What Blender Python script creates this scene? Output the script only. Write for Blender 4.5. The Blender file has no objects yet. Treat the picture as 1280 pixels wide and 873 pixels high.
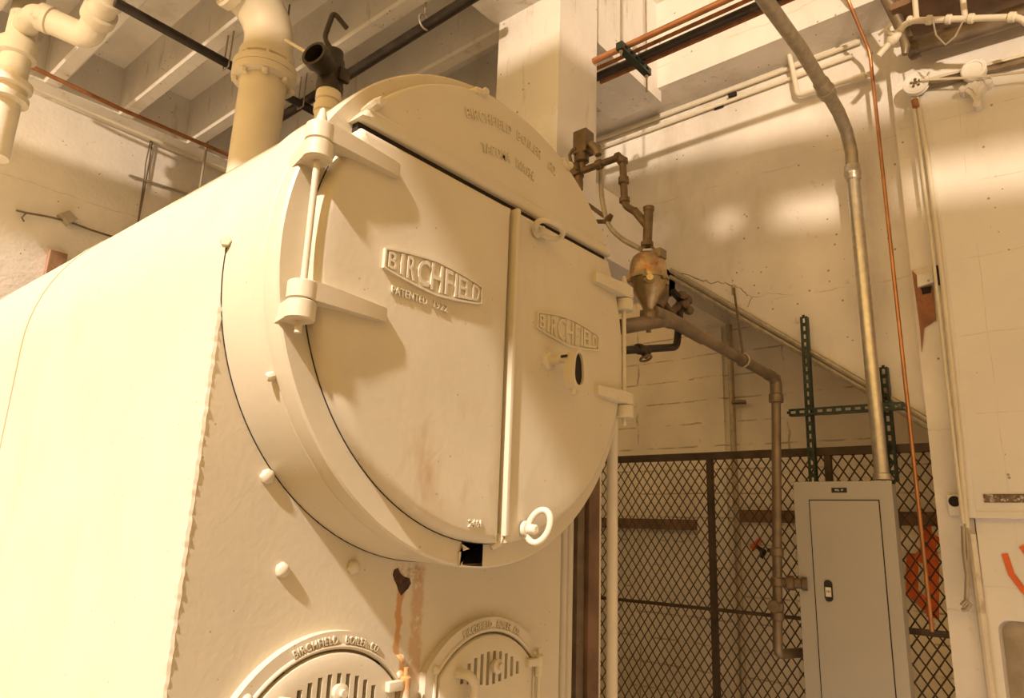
import bpy, bmesh, math, random
from mathutils import Vector, Matrix
random.seed(4)
S = bpy.context.scene
COL = S.collection
PI = math.pi

# ------------------------------------------------------------------ camera
cam_d = bpy.data.cameras.new('camera')
cam = bpy.data.objects.new('camera', cam_d); COL.objects.link(cam)
YAW, PITCH, ROLL = 0.858912, 0.247526, 0.0374024
_cy, _sy, _cp, _sp = math.cos(YAW), math.sin(YAW), math.cos(PITCH), math.sin(PITCH)
_fw = Vector((_sy*_cp, _cy*_cp, _sp)); _rt = Vector((_cy, -_sy, 0)); _up = _rt.cross(_fw)
_r = _rt*math.cos(ROLL) + _up*math.sin(ROLL); _u = -_rt*math.sin(ROLL) + _up*math.cos(ROLL)
cam.matrix_world = Matrix(((_r.x, _u.x, -_fw.x, 0), (_r.y, _u.y, -_fw.y, 0), (_r.z, _u.z, -_fw.z, 1.65), (0, 0, 0, 1)))
cam_d.sensor_width = 36.0; cam_d.lens = 25.28; cam_d.clip_start = .05
S.camera = cam

# ------------------------------------------------------------------ light
w = bpy.data.worlds.new('world'); S.world = w; w.use_nodes = True
bg = w.node_tree.nodes['Background']
bg.inputs[0].default_value = (1.0, .605, .195, 1); bg.inputs[1].default_value = 2.5
def sun(name, d, strength, color, angle):
    l = bpy.data.lights.new(name, 'SUN'); l.energy = strength; l.color = color; l.angle = math.radians(angle)
    o = bpy.data.objects.new(name, l); COL.objects.link(o)
    o.rotation_euler = Vector(d).to_track_quat('-Z', 'Y').to_euler(); o.location = (-6, 0, 8)
    return o
sun('skylight_sun', (1, .20, -.98), 7.8, (1, .88, .85), 2.0)
sun('reflected_sun', (1, .6, .03), 3.0, (1, .79, .60), 1.3)
S.view_settings.view_transform = 'Standard'; S.view_settings.look = 'None'
S.view_settings.exposure = -0.06; S.view_settings.gamma = 1.0; S.view_settings.use_curve_mapping = False

# ------------------------------------------------------------------ materials
def mat(name, col, rough=.6, metal=0.0, var=.08, vscale=4.0, bump=.0, bscale=60.0, spots=0.0, spotcol=(.1,.06,.03), spotscale=7.0, spotlo=.63):
    m = bpy.data.materials.new(name); m.use_nodes = True
    nt = m.node_tree; N = nt.nodes; L = nt.links; b = N['Principled BSDF']
    b.inputs['Roughness'].default_value = rough; b.inputs['Metallic'].default_value = metal
    g = N.new('ShaderNodeNewGeometry')
    n = N.new('ShaderNodeTexNoise'); n.inputs['Scale'].default_value = vscale; n.inputs['Detail'].default_value = 6
    L.new(g.outputs['Position'], n.inputs['Vector'])
    r = N.new('ShaderNodeValToRGB')
    r.color_ramp.elements[0].position = .3; r.color_ramp.elements[1].position = .7
    r.color_ramp.elements[0].color = (*[max(0, c*(1-var)) for c in col], 1)
    r.color_ramp.elements[1].color = (*[min(1, c*(1+var)) for c in col], 1)
    L.new(n.outputs['Fac'], r.inputs[0]); out = r.outputs[0]
    if spots > 0:
        n2 = N.new('ShaderNodeTexNoise'); n2.inputs['Scale'].default_value = spotscale; n2.inputs['Detail'].default_value = 9; n2.inputs['Roughness'].default_value = .7
        L.new(g.outputs['Position'], n2.inputs['Vector'])
        r2 = N.new('ShaderNodeValToRGB'); r2.color_ramp.elements[0].position = spotlo; r2.color_ramp.elements[1].position = spotlo+.1
        r2.color_ramp.elements[0].color = (0,0,0,1); r2.color_ramp.elements[1].color = (spots,)*3 + (1,)
        L.new(n2.outputs['Fac'], r2.inputs[0])
        mx = N.new('ShaderNodeMixRGB'); L.new(r2.outputs[0], mx.inputs[0]); L.new(out, mx.inputs[1]); mx.inputs[2].default_value = (*spotcol, 1)
        out = mx.outputs[0]
    L.new(out, b.inputs['Base Color'])
    if bump > 0:
        n3 = N.new('ShaderNodeTexNoise'); n3.inputs['Scale'].default_value = bscale; n3.inputs['Detail'].default_value = 5
        L.new(g.outputs['Position'], n3.inputs['Vector'])
        bp = N.new('ShaderNodeBump'); bp.inputs['Strength'].default_value = bump; bp.inputs['Distance'].default_value = .01
        L.new(n3.outputs['Fac'], bp.inputs['Height']); L.new(bp.outputs[0], b.inputs['Normal'])
    m['color_socket'] = out.node.name
    return m
def nodes_of(m): return m.node_tree.nodes, m.node_tree.links
def mathn(N, L, op, a, b=None):
    n = N.new('ShaderNodeMath'); n.operation = op
    for i, v in enumerate((a, b)):
        if v is None: continue
        if isinstance(v, (int, float)): n.inputs[i].default_value = v
        else: L.new(v, n.inputs[i])
    return n.outputs[0]
def overlay(m, fac, col):
    """mix col over the base colour of m where fac is 1"""
    N, L = nodes_of(m); b = N['Principled BSDF']; src = b.inputs['Base Color'].links[0].from_socket
    mx = N.new('ShaderNodeMixRGB'); L.new(fac, mx.inputs[0]); L.new(src, mx.inputs[1]); mx.inputs[2].default_value = (*col, 1)
    L.new(mx.outputs[0], b.inputs['Base Color'])
def pos(m):
    N, L = nodes_of(m); g = N.new('ShaderNodeNewGeometry'); s = N.new('ShaderNodeSeparateXYZ'); L.new(g.outputs['Position'], s.inputs[0])
    return N, L, g, s.outputs[0], s.outputs[1], s.outputs[2]
def noise(N, L, vec, scale, detail=6, rough=.6):
    n = N.new('ShaderNodeTexNoise'); n.inputs['Scale'].default_value = scale; n.inputs['Detail'].default_value = detail; n.inputs['Roughness'].default_value = rough
    L.new(vec, n.inputs['Vector']); return n.outputs['Fac']
def smooth(N, L, v, lo, hi):
    n = N.new('ShaderNodeMapRange'); n.interpolation_type = 'SMOOTHSTEP'
    L.new(v, n.inputs[0]); n.inputs[1].default_value = lo; n.inputs[2].default_value = hi; return n.outputs[0]

PAINT = (.63, .56, .40)
M = {}
M['paint'] = mat('boiler_enamel', PAINT, .42, 0, .04, 3, .07, 45, .35, (.5,.38,.2), 16, .70)
M['door_paint'] = mat('cast_door_enamel', PAINT, .42, 0, .05, 3, .07, 45, .3, (.45,.33,.17), 20, .72)
M['plate_paint'] = mat('front_plate_enamel', PAINT, .45, 0, .06, 2.5, .08, 45, .4, (.42,.30,.15), 16, .71)
M['plaster'] = mat('white_plaster', (.80,.755,.68), .85, 0, .13, 1.9, .35, 30, .65, (.42,.34,.25), 8, .62)
M['concrete'] = mat('whitewashed_concrete', (.80,.77,.71), .85, 0, .09, 2.0, .35, 24, .6, (.45,.36,.26), 11, .64)
M['soffit'] = mat('ceiling_whitewash', (.90,.85,.76), .9, 0, .13, 1.4, .35, 20, .5, (.40,.31,.22), 7, .63)
M['board'] = mat('board_formed_concrete', (.84,.775,.66), .9, 0, .12, 2.0, .3, 22, .5, (.30,.23,.16), 8, .64)
M['floor'] = mat('grey_floor', (.44,.39,.32), .8, 0, .2, 2.0, .2, 20)
M['iron'] = mat('black_iron', (.045,.036,.028), .5, .5, .3, 9, .2, 60, .4, (.16,.09,.045), 12, .58)
M['fit'] = mat('brown_iron_fitting', (.15,.105,.06), .5, .5, .3, 14, .2, 80, .6, (.30,.14,.05), 25, .55)
M['oldsteel'] = mat('old_steel_pipe', (.24,.185,.12), .45, .6, .25, 10, .15, 60, .5, (.20,.10,.04), 15, .58)
M['galv'] = mat('galvanised_conduit', (.62,.58,.50), .32, .85, .12, 30, .05, 80, .3, (.3,.25,.2), 14, .62)
M['galv_dull'] = mat('weathered_conduit', (.44,.39,.30), .5, .6, .15, 26, .15, 90, .4, (.22,.17,.12), 18, .58)
M['rust'] = mat('rusty_steel', (.33,.135,.05), .75, .1, .3, 14, .25, 70, .5, (.12,.055,.025), 12, .56)
M['copper'] = mat('copper_tube', (.56,.27,.125), .38, .8, .2, 9, .05, 60, .5, (.30,.12,.05), 9, .6)
M['bronze'] = mat('tarnished_bronze', (.40,.315,.19), .30, .85, .3, 12, .12, 60, .5, (.24,.10,.04), 14, .58)
M['lid'] = mat('rust_streaked_bronze', (.42,.30,.16), .34, .8, .3, 12, .12, 60, .8, (.34,.12,.035), 15, .50)
M['creampipe'] = mat('cream_pipe_paint', (.70,.63,.48), .5, 0, .06, 5, .12, 60, .4, (.40,.30,.18), 16, .66)
M['castpipe'] = mat('cast_pipe_paint', (.72,.65,.50), .6, 0, .08, 5, .2, 40, .75, (.22,.15,.09), 7, .64)
M['panel'] = mat('grey_panel_enamel', (.45,.425,.36), .38, .15, .03, 3, .03, 120)
M['strut'] = mat('dark_green_strut', (.035,.05,.038), .45, .4, .15, 9)
M['black'] = mat('black_plastic', (.02,.018,.016), .4)
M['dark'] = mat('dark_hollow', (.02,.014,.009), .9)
M['sticker'] = mat('pale_sticker', (.78,.70,.58), .6)
M['white'] = mat('pale_lettering', (.7,.66,.6), .6)
M['rail'] = mat('fence_steel', (.085,.058,.036), .6, .4, .3, 10, .2, 60, .5, (.16,.07,.03), 10, .58)
M['wood'] = mat('rough_wood', (.28,.155,.08), .8, 0, .2, 12, .3, 40)
M['wire'] = mat('old_cable', (.16,.12,.075), .7, 0, .2, 10)
M['brick'] = mat('exposed_brick', (.33,.15,.075), .9, 0, .25, 14, .5, 40, .5, (.22,.08,.04), 14, .56)
M['door'] = mat('fire_door_paint', (.78,.745,.67), .65, 0, .05, 2.5, .15, 40, .55, (.38,.30,.2), 12, .68)
M['spray'] = mat('orange_spray_paint', (.72,.15,.035), .7, 0, .2, 18, 0, 60, .6, (.5,.3,.18), 22, .56)
M['stainwood'] = mat('brown_stained_board', (.20,.115,.06), .7, 0, .3, 5, .2, 40, .5, (.08,.045,.025), 6, .55)
M['hanger'] = mat('zinc_rod', (.42,.36,.27), .5, .5, .1, 20)
M['bluegrey'] = mat('grey_cover_plate', (.45,.40,.32), .6, .2, .12, 14)

# rust streaks running down the boiler's front plate from the corroded hole
m = M['plate_paint']; N, L, g, px, py, pz = pos(m)
nv = noise(N, L, g.outputs['Position'], 26)
wob = mathn(N, L, 'MULTIPLY', mathn(N, L, 'SUBTRACT', nv, .5), .05)
xx = mathn(N, L, 'ADD', px, wob)
def streak(x0, half, ztop, zbot, amt, fr):
    dx = mathn(N, L, 'ABSOLUTE', mathn(N, L, 'SUBTRACT', xx, x0))
    a = mathn(N, L, 'SUBTRACT', 1.0, smooth(N, L, dx, half*.45, half))
    b_ = mathn(N, L, 'MULTIPLY', a, mathn(N, L, 'SUBTRACT', 1.0, smooth(N, L, pz, ztop-.03, ztop)))
    c = mathn(N, L, 'MULTIPLY', b_, smooth(N, L, pz, zbot, zbot+.06))
    br = smooth(N, L, noise(N, L, g.outputs['Position'], 40), fr, fr+.2)
    return mathn(N, L, 'MULTIPLY', mathn(N, L, 'MULTIPLY', c, br), amt)
overlay(m, streak(1.713, .021, 1.47, 1.10, .85, .15), (.50,.235,.05))
overlay(m, streak(1.795, .036, 1.53, 1.12, .6, .30), (.47,.25,.08))
overlay(m, streak(1.745, .075, 1.54, 1.44, .6, .42), (.30,.13,.05))
# soft brown weeping stains low on the left smokebox door
m = M['door_paint']; N, L, g, px, py, pz = pos(m)
mp = N.new('ShaderNodeMapping'); mp.inputs['Scale'].default_value = (9, 9, 3); L.new(g.outputs['Position'], mp.inputs[0])
nv = noise(N, L, mp.outputs[0], 1.0, 5)
zz = mathn(N, L, 'MULTIPLY', smooth(N, L, pz, 1.62, 1.78), mathn(N, L, 'SUBTRACT', 1.0, smooth(N, L, pz, 1.95, 2.1)))
xs = mathn(N, L, 'MULTIPLY', smooth(N, L, px, 1.28, 1.40), mathn(N, L, 'SUBTRACT', 1.0, smooth(N, L, px, 1.68, 1.82)))
overlay(m, mathn(N, L, 'MULTIPLY', mathn(N, L, 'MULTIPLY', smooth(N, L, nv, .5, .72), mathn(N, L, 'MULTIPLY', zz, xs)), .55), (.42,.24,.09))
def grime(m, scale, lo, hi, amt, col, stretch=(1, 1, .35)):
    N, L, g, px, py, pz = pos(m)
    mp = N.new('ShaderNodeMapping'); mp.inputs['Scale'].default_value = stretch; L.new(g.outputs['Position'], mp.inputs[0])
    a = smooth(N, L, noise(N, L, mp.outputs[0], scale, 8, .68), lo, hi)
    overlay(m, mathn(N, L, 'MULTIPLY', a, amt), col)
def specks(m, scale, thr, amt, col):
    N, L, g, px, py, pz = pos(m)
    v = N.new('ShaderNodeTexVoronoi'); v.inputs['Scale'].default_value = scale; L.new(g.outputs['Position'], v.inputs['Vector'])
    near = mathn(N, L, 'LESS_THAN', v.outputs['Distance'], thr)
    few = mathn(N, L, 'GREATER_THAN', noise(N, L, g.outputs['Position'], scale*.22, 2), .56)
    overlay(m, mathn(N, L, 'MULTIPLY', mathn(N, L, 'MULTIPLY', near, few), amt), col)
for k_ in ('plaster', 'concrete', 'soffit', 'door'):
    grime(M[k_], 2.2, .50, .78, .50 if k_ != 'door' else .35, (.50,.41,.29)); specks(M[k_], 16, .11, .7, (.20,.14,.09))
grime(M['concrete'], 9, .56, .70, .5, (.40,.32,.22), (1, 1, .2))
for k_ in ('paint', 'door_paint', 'plate_paint'):
    grime(M[k_], 3.0, .50, .80, .30, (.42,.33,.19)); specks(M[k_], 26, .085, .6, (.28,.20,.11))
grime(M['castpipe'], 7, .55, .72, .6, (.25,.18,.11), (1, 1, .6))
# board marks in the recessed wall, shallow block joints on the fire door
def joints(m, zstep, ystep, col, amt, wz=.05, wy=.02):
    N, L, g, px, py, pz = pos(m)
    nv = mathn(N, L, 'MULTIPLY', mathn(N, L, 'SUBTRACT', noise(N, L, g.outputs['Position'], 3), .5), .10)
    def line(v, step, wd):
        fr = mathn(N, L, 'FRACT', mathn(N, L, 'ADD', mathn(N, L, 'DIVIDE', v, step), nv))
        return mathn(N, L, 'SUBTRACT', 1.0, smooth(N, L, mathn(N, L, 'ABSOLUTE', mathn(N, L, 'SUBTRACT', fr, .5)), wd*.4, wd))
    f = line(pz, zstep, wz)
    if ystep: f = mathn(N, L, 'MAXIMUM', f, line(py, ystep, wy))
    br = smooth(N, L, noise(N, L, g.outputs['Position'], 5), .42, .6)
    overlay(m, mathn(N, L, 'MULTIPLY', mathn(N, L, 'MULTIPLY', f, br), amt), col)
joints(M['board'], .19, 1.3, (.3,.24,.17), .7, .045, .008)
joints(M['door'], .42, .31, (.5,.42,.3), .38, .012, .010)
joints(M['plaster'], .9, 0, (.5,.42,.3), .35, .008)

# ------------------------------------------------------------------ mesh helpers
def tag(o, label, cat, group=None):
    o['label'] = label; o['category'] = cat
    if group: o['group'] = group
    return o
def thing(name, loc, label, cat, group=None):
    o = bpy.data.objects.new(name, None); COL.objects.link(o); o.location = loc; o.empty_display_size = .1
    o['at'] = list(loc)
    return tag(o, label, cat, group)
def obj(name, bm, m, parent=None, smooth_=False, origin=None):
    """link a bmesh (built in world coordinates) as ONE mesh object"""
    if parent is not None: base = Vector(parent['at'])
    elif origin is not None: base = Vector(origin)
    else:
        lo = [min(v.co[i] for v in bm.verts) for i in range(3)]; hi = [max(v.co[i] for v in bm.verts) for i in range(3)]
        base = Vector(((lo[0]+hi[0])/2, (lo[1]+hi[1])/2, lo[2]))
    bmesh.ops.translate(bm, verts=bm.verts, vec=-base)
    bmesh.ops.recalc_face_normals(bm, faces=bm.faces)
    if smooth_:
        for f in bm.faces: f.smooth = True
        for e in bm.edges:
            if len(e.link_faces) == 2 and e.calc_face_angle(0) > math.radians(38): e.smooth = False
    me = bpy.data.meshes.new(name); bm.to_mesh(me); bm.free()
    o = bpy.data.objects.new(name, me); COL.objects.link(o)
    if m: me.materials.append(m)
    if parent is not None: o.parent = parent; o.location = (0, 0, 0) if True else base
    else: o.location = base
    o['at'] = list(base)
    return o
def struct(name, bm, m, **k):
    o = obj(name, bm, m, **k); o['kind'] = 'structure'; return o
def box(bm, a, b, bev=0):
    lo = [min(a[i], b[i]) for i in range(3)]; hi = [max(a[i], b[i]) for i in range(3)]
    t = bmesh.new() if bev else bm
    v = [t.verts.new((x, y, z)) for x in (lo[0], hi[0]) for y in (lo[1], hi[1]) for z in (lo[2], hi[2])]
    for f in ((0,1,3,2), (4,6,7,5), (0,4,5,1), (2,3,7,6), (0,2,6,4), (1,5,7,3)): t.faces.new([v[i] for i in f])
    if bev:
        bmesh.ops.bevel(t, geom=t.edges[:], offset=bev, segments=2, affect='EDGES', profile=.6); join(bm, t)
    return bm
def join(bm, t):
    mp = {}
    for v in t.verts: mp[v] = bm.verts.new(v.co)
    for f in t.faces:
        try: bm.faces.new([mp[v] for v in f.verts])
        except ValueError: pass
    t.free(); return bm
def B(): return bmesh.new()
def frame(d):
    d = Vector(d).normalized(); a = Vector((0,0,1)) if abs(d.z) < .9 else Vector((1,0,0))
    u = d.cross(a).normalized(); return u, d.cross(u).normalized()
def sweep(bm, pts, r, n=12, caps=True):
    """round tube along a polyline; r is one radius or one per point"""
    pts = [Vector(p) for p in pts]; k = len(pts); rr = r if isinstance(r, (list, tuple)) else [r]*k
    d0 = (pts[1]-pts[0]).normalized(); u, v = frame(d0); rings = []; prev = d0
    for i, p in enumerate(pts):
        d = (pts[min(i+1, k-1)] - pts[max(i-1, 0)]).normalized()
        q = prev.rotation_difference(d); u = q @ u; v = q @ v; prev = d
        dd = (pts[i]-pts[i-1]).normalized() if i else d
        sc = 1/max(.5, math.cos(dd.angle(d, 0))) if 0 < i < k-1 else 1
        rings.append([bm.verts.new(p + (u*math.cos(2*PI*j/n) + v*math.sin(2*PI*j/n))*rr[i]) for j in range(n)])
    for a, b in zip(rings, rings[1:]):
        for j in range(n): bm.faces.new((a[j], a[(j+1) % n], b[(j+1) % n], b[j]))
    if caps: bm.faces.new(rings[0][::-1]); bm.faces.new(rings[-1])
    return bm
def fillet(pts, r, seg=7):
    pts = [Vector(p) for p in pts]; out = [pts[0]]
    for a, b, c in zip(pts, pts[1:], pts[2:]):
        d1 = (a-b); d2 = (c-b); rr = min(r, d1.length*.48, d2.length*.48)
        p1 = b + d1.normalized()*rr; p2 = b + d2.normalized()*rr
        for i in range(seg+1):
            t = i/seg; out.append(p1*(1-t)**2 + b*2*t*(1-t) + p2*t*t)
    out.append(pts[-1]); return out
def pipe(bm, pts, r, bend=.08, n=14): return sweep(bm, fillet(pts, bend) if len(pts) > 2 else pts, r, n)
def cyl(bm, a, b, r, n=18, r2=None): return sweep(bm, [a, b], [r, r if r2 is None else r2], n)
def lathe(bm, base, axis, prof, n=24, phase=0):
    """revolve (distance along axis, radius) profile round axis"""
    base = Vector(base); d = Vector(axis).normalized(); u, v = frame(d); rings = []
    for h, r in prof:
        rings.append([bm.verts.new(base + d*h + (u*math.cos(2*PI*j/n+phase) + v*math.sin(2*PI*j/n+phase))*max(r, 1e-4)) for j in range(n)])
    for a, b in zip(rings, rings[1:]):
        for j in range(n): bm.faces.new((a[j], a[(j+1) % n], b[(j+1) % n], b[j]))
    bm.faces.new(rings[0][::-1]); bm.faces.new(rings[-1]); return bm
def hexbolt(bm, p, axis, r, h): 
    lathe(bm, p, axis, [(0, r), (h*.85, r), (h, r*.85)], 6); return bm
def prism(bm, poly, a, b, axis='y'):
    """extrude a closed 2-D outline between a and b on an axis; outline is in the two other coordinates"""
    def P(q, t): return {'x': (t, q[0], q[1]), 'y': (q[0], t, q[1]), 'z': (q[0], q[1], t)}[axis]
    A = [bm.verts.new(P(q, a)) for q in poly]; Bv = [bm.verts.new(P(q, b)) for q in poly]; n = len(poly)
    bm.faces.new(A); bm.faces.new(Bv[::-1])
    for i in range(n): bm.faces.new((A[i], Bv[i], Bv[(i+1) % n], A[(i+1) % n]))
    return bm
def dome(bm, outline, centre, layers):
    """stack of outlines scaled about centre: layers = [(scale, y)], in the XZ plane"""
    rings = []
    for s, y in layers: rings.append([bm.verts.new((centre[0]+(p[0]-centre[0])*s, y, centre[1]+(p[1]-centre[1])*s)) for p in outline])
    n = len(outline)
    for a, b in zip(rings, rings[1:]):
        for i in range(n): bm.faces.new((a[i], a[(i+1) % n], b[(i+1) % n], b[i]))
    bm.faces.new(rings[0]); c = bm.verts.new((centre[0], layers[-1][1], centre[1]))
    for i in range(n): bm.faces.new((rings[-1][i], rings[-1][(i+1) % n], c))
    return bm
def cutmesh(o, cutter_bm):
    """subtract cutter (world coordinates) from o and keep the result as plain mesh"""
    bmesh.ops.recalc_face_normals(cutter_bm, faces=cutter_bm.faces)
    me = bpy.data.meshes.new('cut'); cutter_bm.to_mesh(me); cutter_bm.free()
    c = bpy.data.objects.new('cut', me); COL.objects.link(c)
    c.location = (0, 0, 0)
    keep = o.parent, o.location.copy(); at = Vector(o['at'])
    o.parent = None; o.location = at
    md = o.modifiers.new('b', 'BOOLEAN'); md.operation = 'DIFFERENCE'; md.object = c; md.solver = 'EXACT'
    bpy.context.view_layer.update()
    dg = bpy.context.evaluated_depsgraph_get(); new = bpy.data.meshes.new_from_object(o.evaluated_get(dg))
    o.modifiers.clear(); o.data = new; o.parent, o.location = keep
    bpy.data.objects.remove(c); bpy.data.meshes.remove(me)
def letters(text, size, depth, bold=0.0, space=1.0, res=3):
    """text as a bmesh lying in XZ (x right, z up), thickness towards -y, centred on x, base line at z=0, cap height = size"""
    cu = bpy.data.curves.new('t', 'FONT'); cu.body = text; cu.size = size/.70; cu.extrude = depth/2; cu.align_x = 'CENTER'; cu.offset = bold
    cu.space_character = space; cu.resolution_u = res
    o = bpy.data.objects.new('t', cu); COL.objects.link(o); bpy.context.view_layer.update()
    me = bpy.data.meshes.new_from_object(o.evaluated_get(bpy.context.evaluated_depsgraph_get()))
    bm = B(); bm.from_mesh(me); bpy.data.objects.remove(o); bpy.data.curves.remove(cu); bpy.data.meshes.remove(me)
    for v in bm.verts: v.co = Vector((v.co.x, -v.co.z - depth/2, v.co.y))
    return bm
def fit(bm, wd):
    xs_ = [v.co.x for v in bm.verts]; k = wd/(max(xs_)-min(xs_)); m_ = (max(xs_)+min(xs_))/2
    for v in bm.verts: v.co.x = (v.co.x-m_)*k
    return bm
def arc_text(bm, cx, cz, r, y, a0=90.0):
    for v in bm.verts:
        a = math.radians(a0) - v.co.x/r; rr = r + v.co.z
        v.co = Vector((cx + rr*math.cos(a), y + v.co.y, cz + rr*math.sin(a)))
    return bm
def place(bm, x, y, z):
    bmesh.ops.translate(bm, verts=bm.verts, vec=(x, y, z)); return bm
def arc(cx, cz, r, a0, a1, n):
    return [(cx + r*math.cos(math.radians(a0+(a1-a0)*i/n)), cz + r*math.sin(math.radians(a0+(a1-a0)*i/n))) for i in range(n+1)]

# ------------------------------------------------------------------ the room
XW = 4.4                                     # plane of the plastered wall right of the boiler
struct('floor', box(B(), (-4, -8, -.1), (7.2, 6.6, 0)), M['floor'])
# plastered wall above the stair: its lower edge follows the stair
wall_r = struct('wall_right', prism(B(), [(.8, 2.30), (2.37, 3.53), (2.37, 3.36), (6.2, 3.36), (6.2, 6.0), (-8, 6.0), (-8, 0), (.8, 0)], XW, XW+.15, 'x'), M['plaster'])
struct('wall_recess', box(B(), (5.5, -.5, 0), (5.65, 6.2, 5.5)), M['board'])
struct('wall_far', box(B(), (-4, 6.0, 0), (7, 6.2, 6.0)), M['plaster'])
struct('wall_near', box(B(), (-4, -8.2, 0), (7, -8, 6.0)), M['plaster'])
# unseen left wall, added to shape the light bands: top edge dips towards the camera side, with a row of slots a little below it
def zt(y): return 4.16 if y > -2.2 else 4.16 + (y+2.2)*.12
def zs(y): return (3.90+(y+1.4)*.12, 3.67+(y+1.4)*.145) if y < 1 else (4.07, 3.97)
cuts = [-4.7, -3.95, -3.75, -3.19, -3.04, -2.76, -2.46, -2.28, -1.9, -1.0, 2.2, 3.6]
bm = B(); prism(bm, [(-8, 0), (6, 0)] + [(y, zs(y)[1]) for y in (6, 1.01, .99, -1.4, -4.7)] + [(-8, 2.9)], -3.7, -3.5, 'x')
prism(bm, [(y, zs(y)[0]) for y in (-4.7, -1.4, .99)] + [(1.01, 4.07), (6, 4.07), (6, 4.16), (-2.2, 4.16), (-8, 3.46), (-8, 3.3)], -3.7, -3.5, 'x')
edges = [-8] + cuts + [6]
for k in range(0, len(edges), 2):
    a, b = edges[k], edges[k+1]
    if a < 1 < b: segs = [(a, .99), (1.01, b)]
    else: segs = [(a, b)]
    for a, b in segs: prism(bm, [(a, zs(a)[1]-.25), (b, zs(b)[1]-.02), (b, zs(b)[0]+.02), (a, min(zs(a)[0], zt(a))+.01)], -3.7, -3.5, 'x')
struct('light_mask_wall', bm, M['plaster'])
# far bay: joists and slab; near bay: plain higher slab; left edges placed to block the sun
struct('ceiling', box(B(), (-.02, 2.6, 5.15), (4.6, 6.2, 5.35)), M['soffit'])
struct('ceiling', box(B(), (-1.55, -8, 5.5), (4.6, 2.3, 5.7)), M['soffit'])
for i, x in enumerate((.70, 1.25, 1.78, 2.33, 2.88, 3.43)):
    bm = prism(B(), [(x, 4.765), (x+.015, 4.75), (x+.10, 4.75), (x+.115, 4.765), (x+.13, 5.16), (x-.015, 5.16)], 2.64, 5.765, 'y')
    struct('trim_%d' % (i+1), bm, M['concrete'])
struct('trim_9', box(B(), (-.02, 5.76, 4.75), (4.4, 6.0, 5.16)), M['concrete'])           # beam along the far wall
struct('trim_10', box(B(), (-.02, 2.24, 4.70), (4.15, 2.647, 5.6)), M['concrete'])          # main girder over the column
struct('trim_11', box(B(), (4.10, -8, 4.79), (4.42, 6, 5.6)), M['plaster'])                # spandrel beam on the right wall
bm = B(); box(bm, (2.80, 2.15, 0), (3.185, 2.62, 5.6), .006); struct('column_1', bm, M['concrete'])
# stair: landing beam, sloped soffit, side wall below the flight
struct('trim_12', box(B(), (3.2, 2.37, 3.36), (5.5, 2.6, 3.835)), M['plaster'])
struct('trim_13', prism(B(), [(2.60, 3.71), (.2, 1.83), (.2, 2.6), (2.60, 4.5)], 4.55, 5.52, 'x'), M['board'])
bm = B(); sweep(bm, [(4.380, 2.315, 3.494), (4.380, 0.790, 2.303)], .018, 10); sweep(bm, [(4.390, 2.321, 3.449), (4.390, 0.795, 2.270)], .017, 8)
struct('trim_15', bm, M['galv_dull'])
struct('trim_16', box(B(), (5.47, (5.470, 2.438, 2.610)[1], 0), (5.52, (5.470, 2.696, 2.629)[1], 4.0)), M['board'])                 # pilaster in the recess
# jamb pier between the fence opening and the sliding fire door
bm = prism(B(), [(.795, 0), (.795, 4.60), (.45, 4.5), (-3, 4.4), (-3, 1.83), (.632, 1.83), (.632, 0)], 4.34, 4.45, 'x'); pier = struct('trim_17', bm, M['plaster'])

# ------------------------------------------------------------------ the boiler
CX, CZ, R = 1.788, 2.379, .85
boiler = thing('boiler', (CX, 3.7, 0), 'huge cream painted horizontal boiler with round cast doors on its front', 'boiler')
def U(r, z0, n=40): return [(CX-r, z0)] + arc(CX, CZ, r, 180, 0, n) + [(CX+r, z0)]
bm = prism(B(), U(.833, .0), 1.957, 5.75, 'y'); obj('shell', bm, M['paint'], boiler, True)
for y in (3.79, 5.02):
    bm = B(); o_, i_ = U(.838, 1.0), U(.80, 1.0)
    ring = o_ + i_[::-1]; prism(bm, ring, y-.035, y+.035, 'y'); obj('seam_band', bm, M['paint'], boiler, True)
bm = prism(B(), U(.831, .0), 1.935, 1.958, 'y'); obj('front_plate', bm, M['plate_paint'], boiler)
bm = B(); pts = []; 
for i in range(260):
    z = .05 + 2.33*i/259; pts.append((CX-.832 + .001*math.sin(i*.9), 1.9455+.001*math.cos(i*1.3), z))
sweep(bm, pts, [.0125+.0010*math.sin(i*2.1)+.001*math.sin(i*.37) for i in range(260)], 8); obj('weld_bead', bm, M['plate_paint'], boiler, True)
# smokebox: a ring standing proud of the front plate, open at the front rim
bm = B(); NS = 144
prof = [(1.945, R-.006), (1.715, R-.004), (1.710, R-.009), (1.705, R-.002), (1.70, R), (1.641, R), (1.635, R-.006), (1.635, .735), (1.645, .728), (1.93, .728)]
rings = [[bm.verts.new((CX+r*math.cos(2*PI*j/NS), y, CZ+r*math.sin(2*PI*j/NS))) for j in range(NS)] for y, r in prof]
for k, (a, b) in enumerate(zip(rings, rings[1:])):
    for j in range(NS):
        ang = (j+.5)*360/NS - 360
        if k in (6, 7) and -97.5 < ang < -89.5: continue                 # broken-out gap at the bottom of the rim
        bm.faces.new((a[j], a[(j+1) % NS], b[(j+1) % NS], b[j]))
obj('smokebox', bm, M['paint'], boiler, True)
bm = prism(B(), arc(CX, CZ, .745, 0, 360, 60)[:-1], 1.90, 1.93, 'y'); obj('smokebox_back', bm, M['dark'], boiler)
bm = B(); o_ = [(CX+.7748*math.cos(a), CZ+.7748*math.sin(a)) for a in [PI*.83+PI*1.32*i/80 for i in range(81)]]; i_ = [(CX+(p[0]-CX)*.97, CZ+(p[1]-CZ)*.97) for p in o_]
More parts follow.
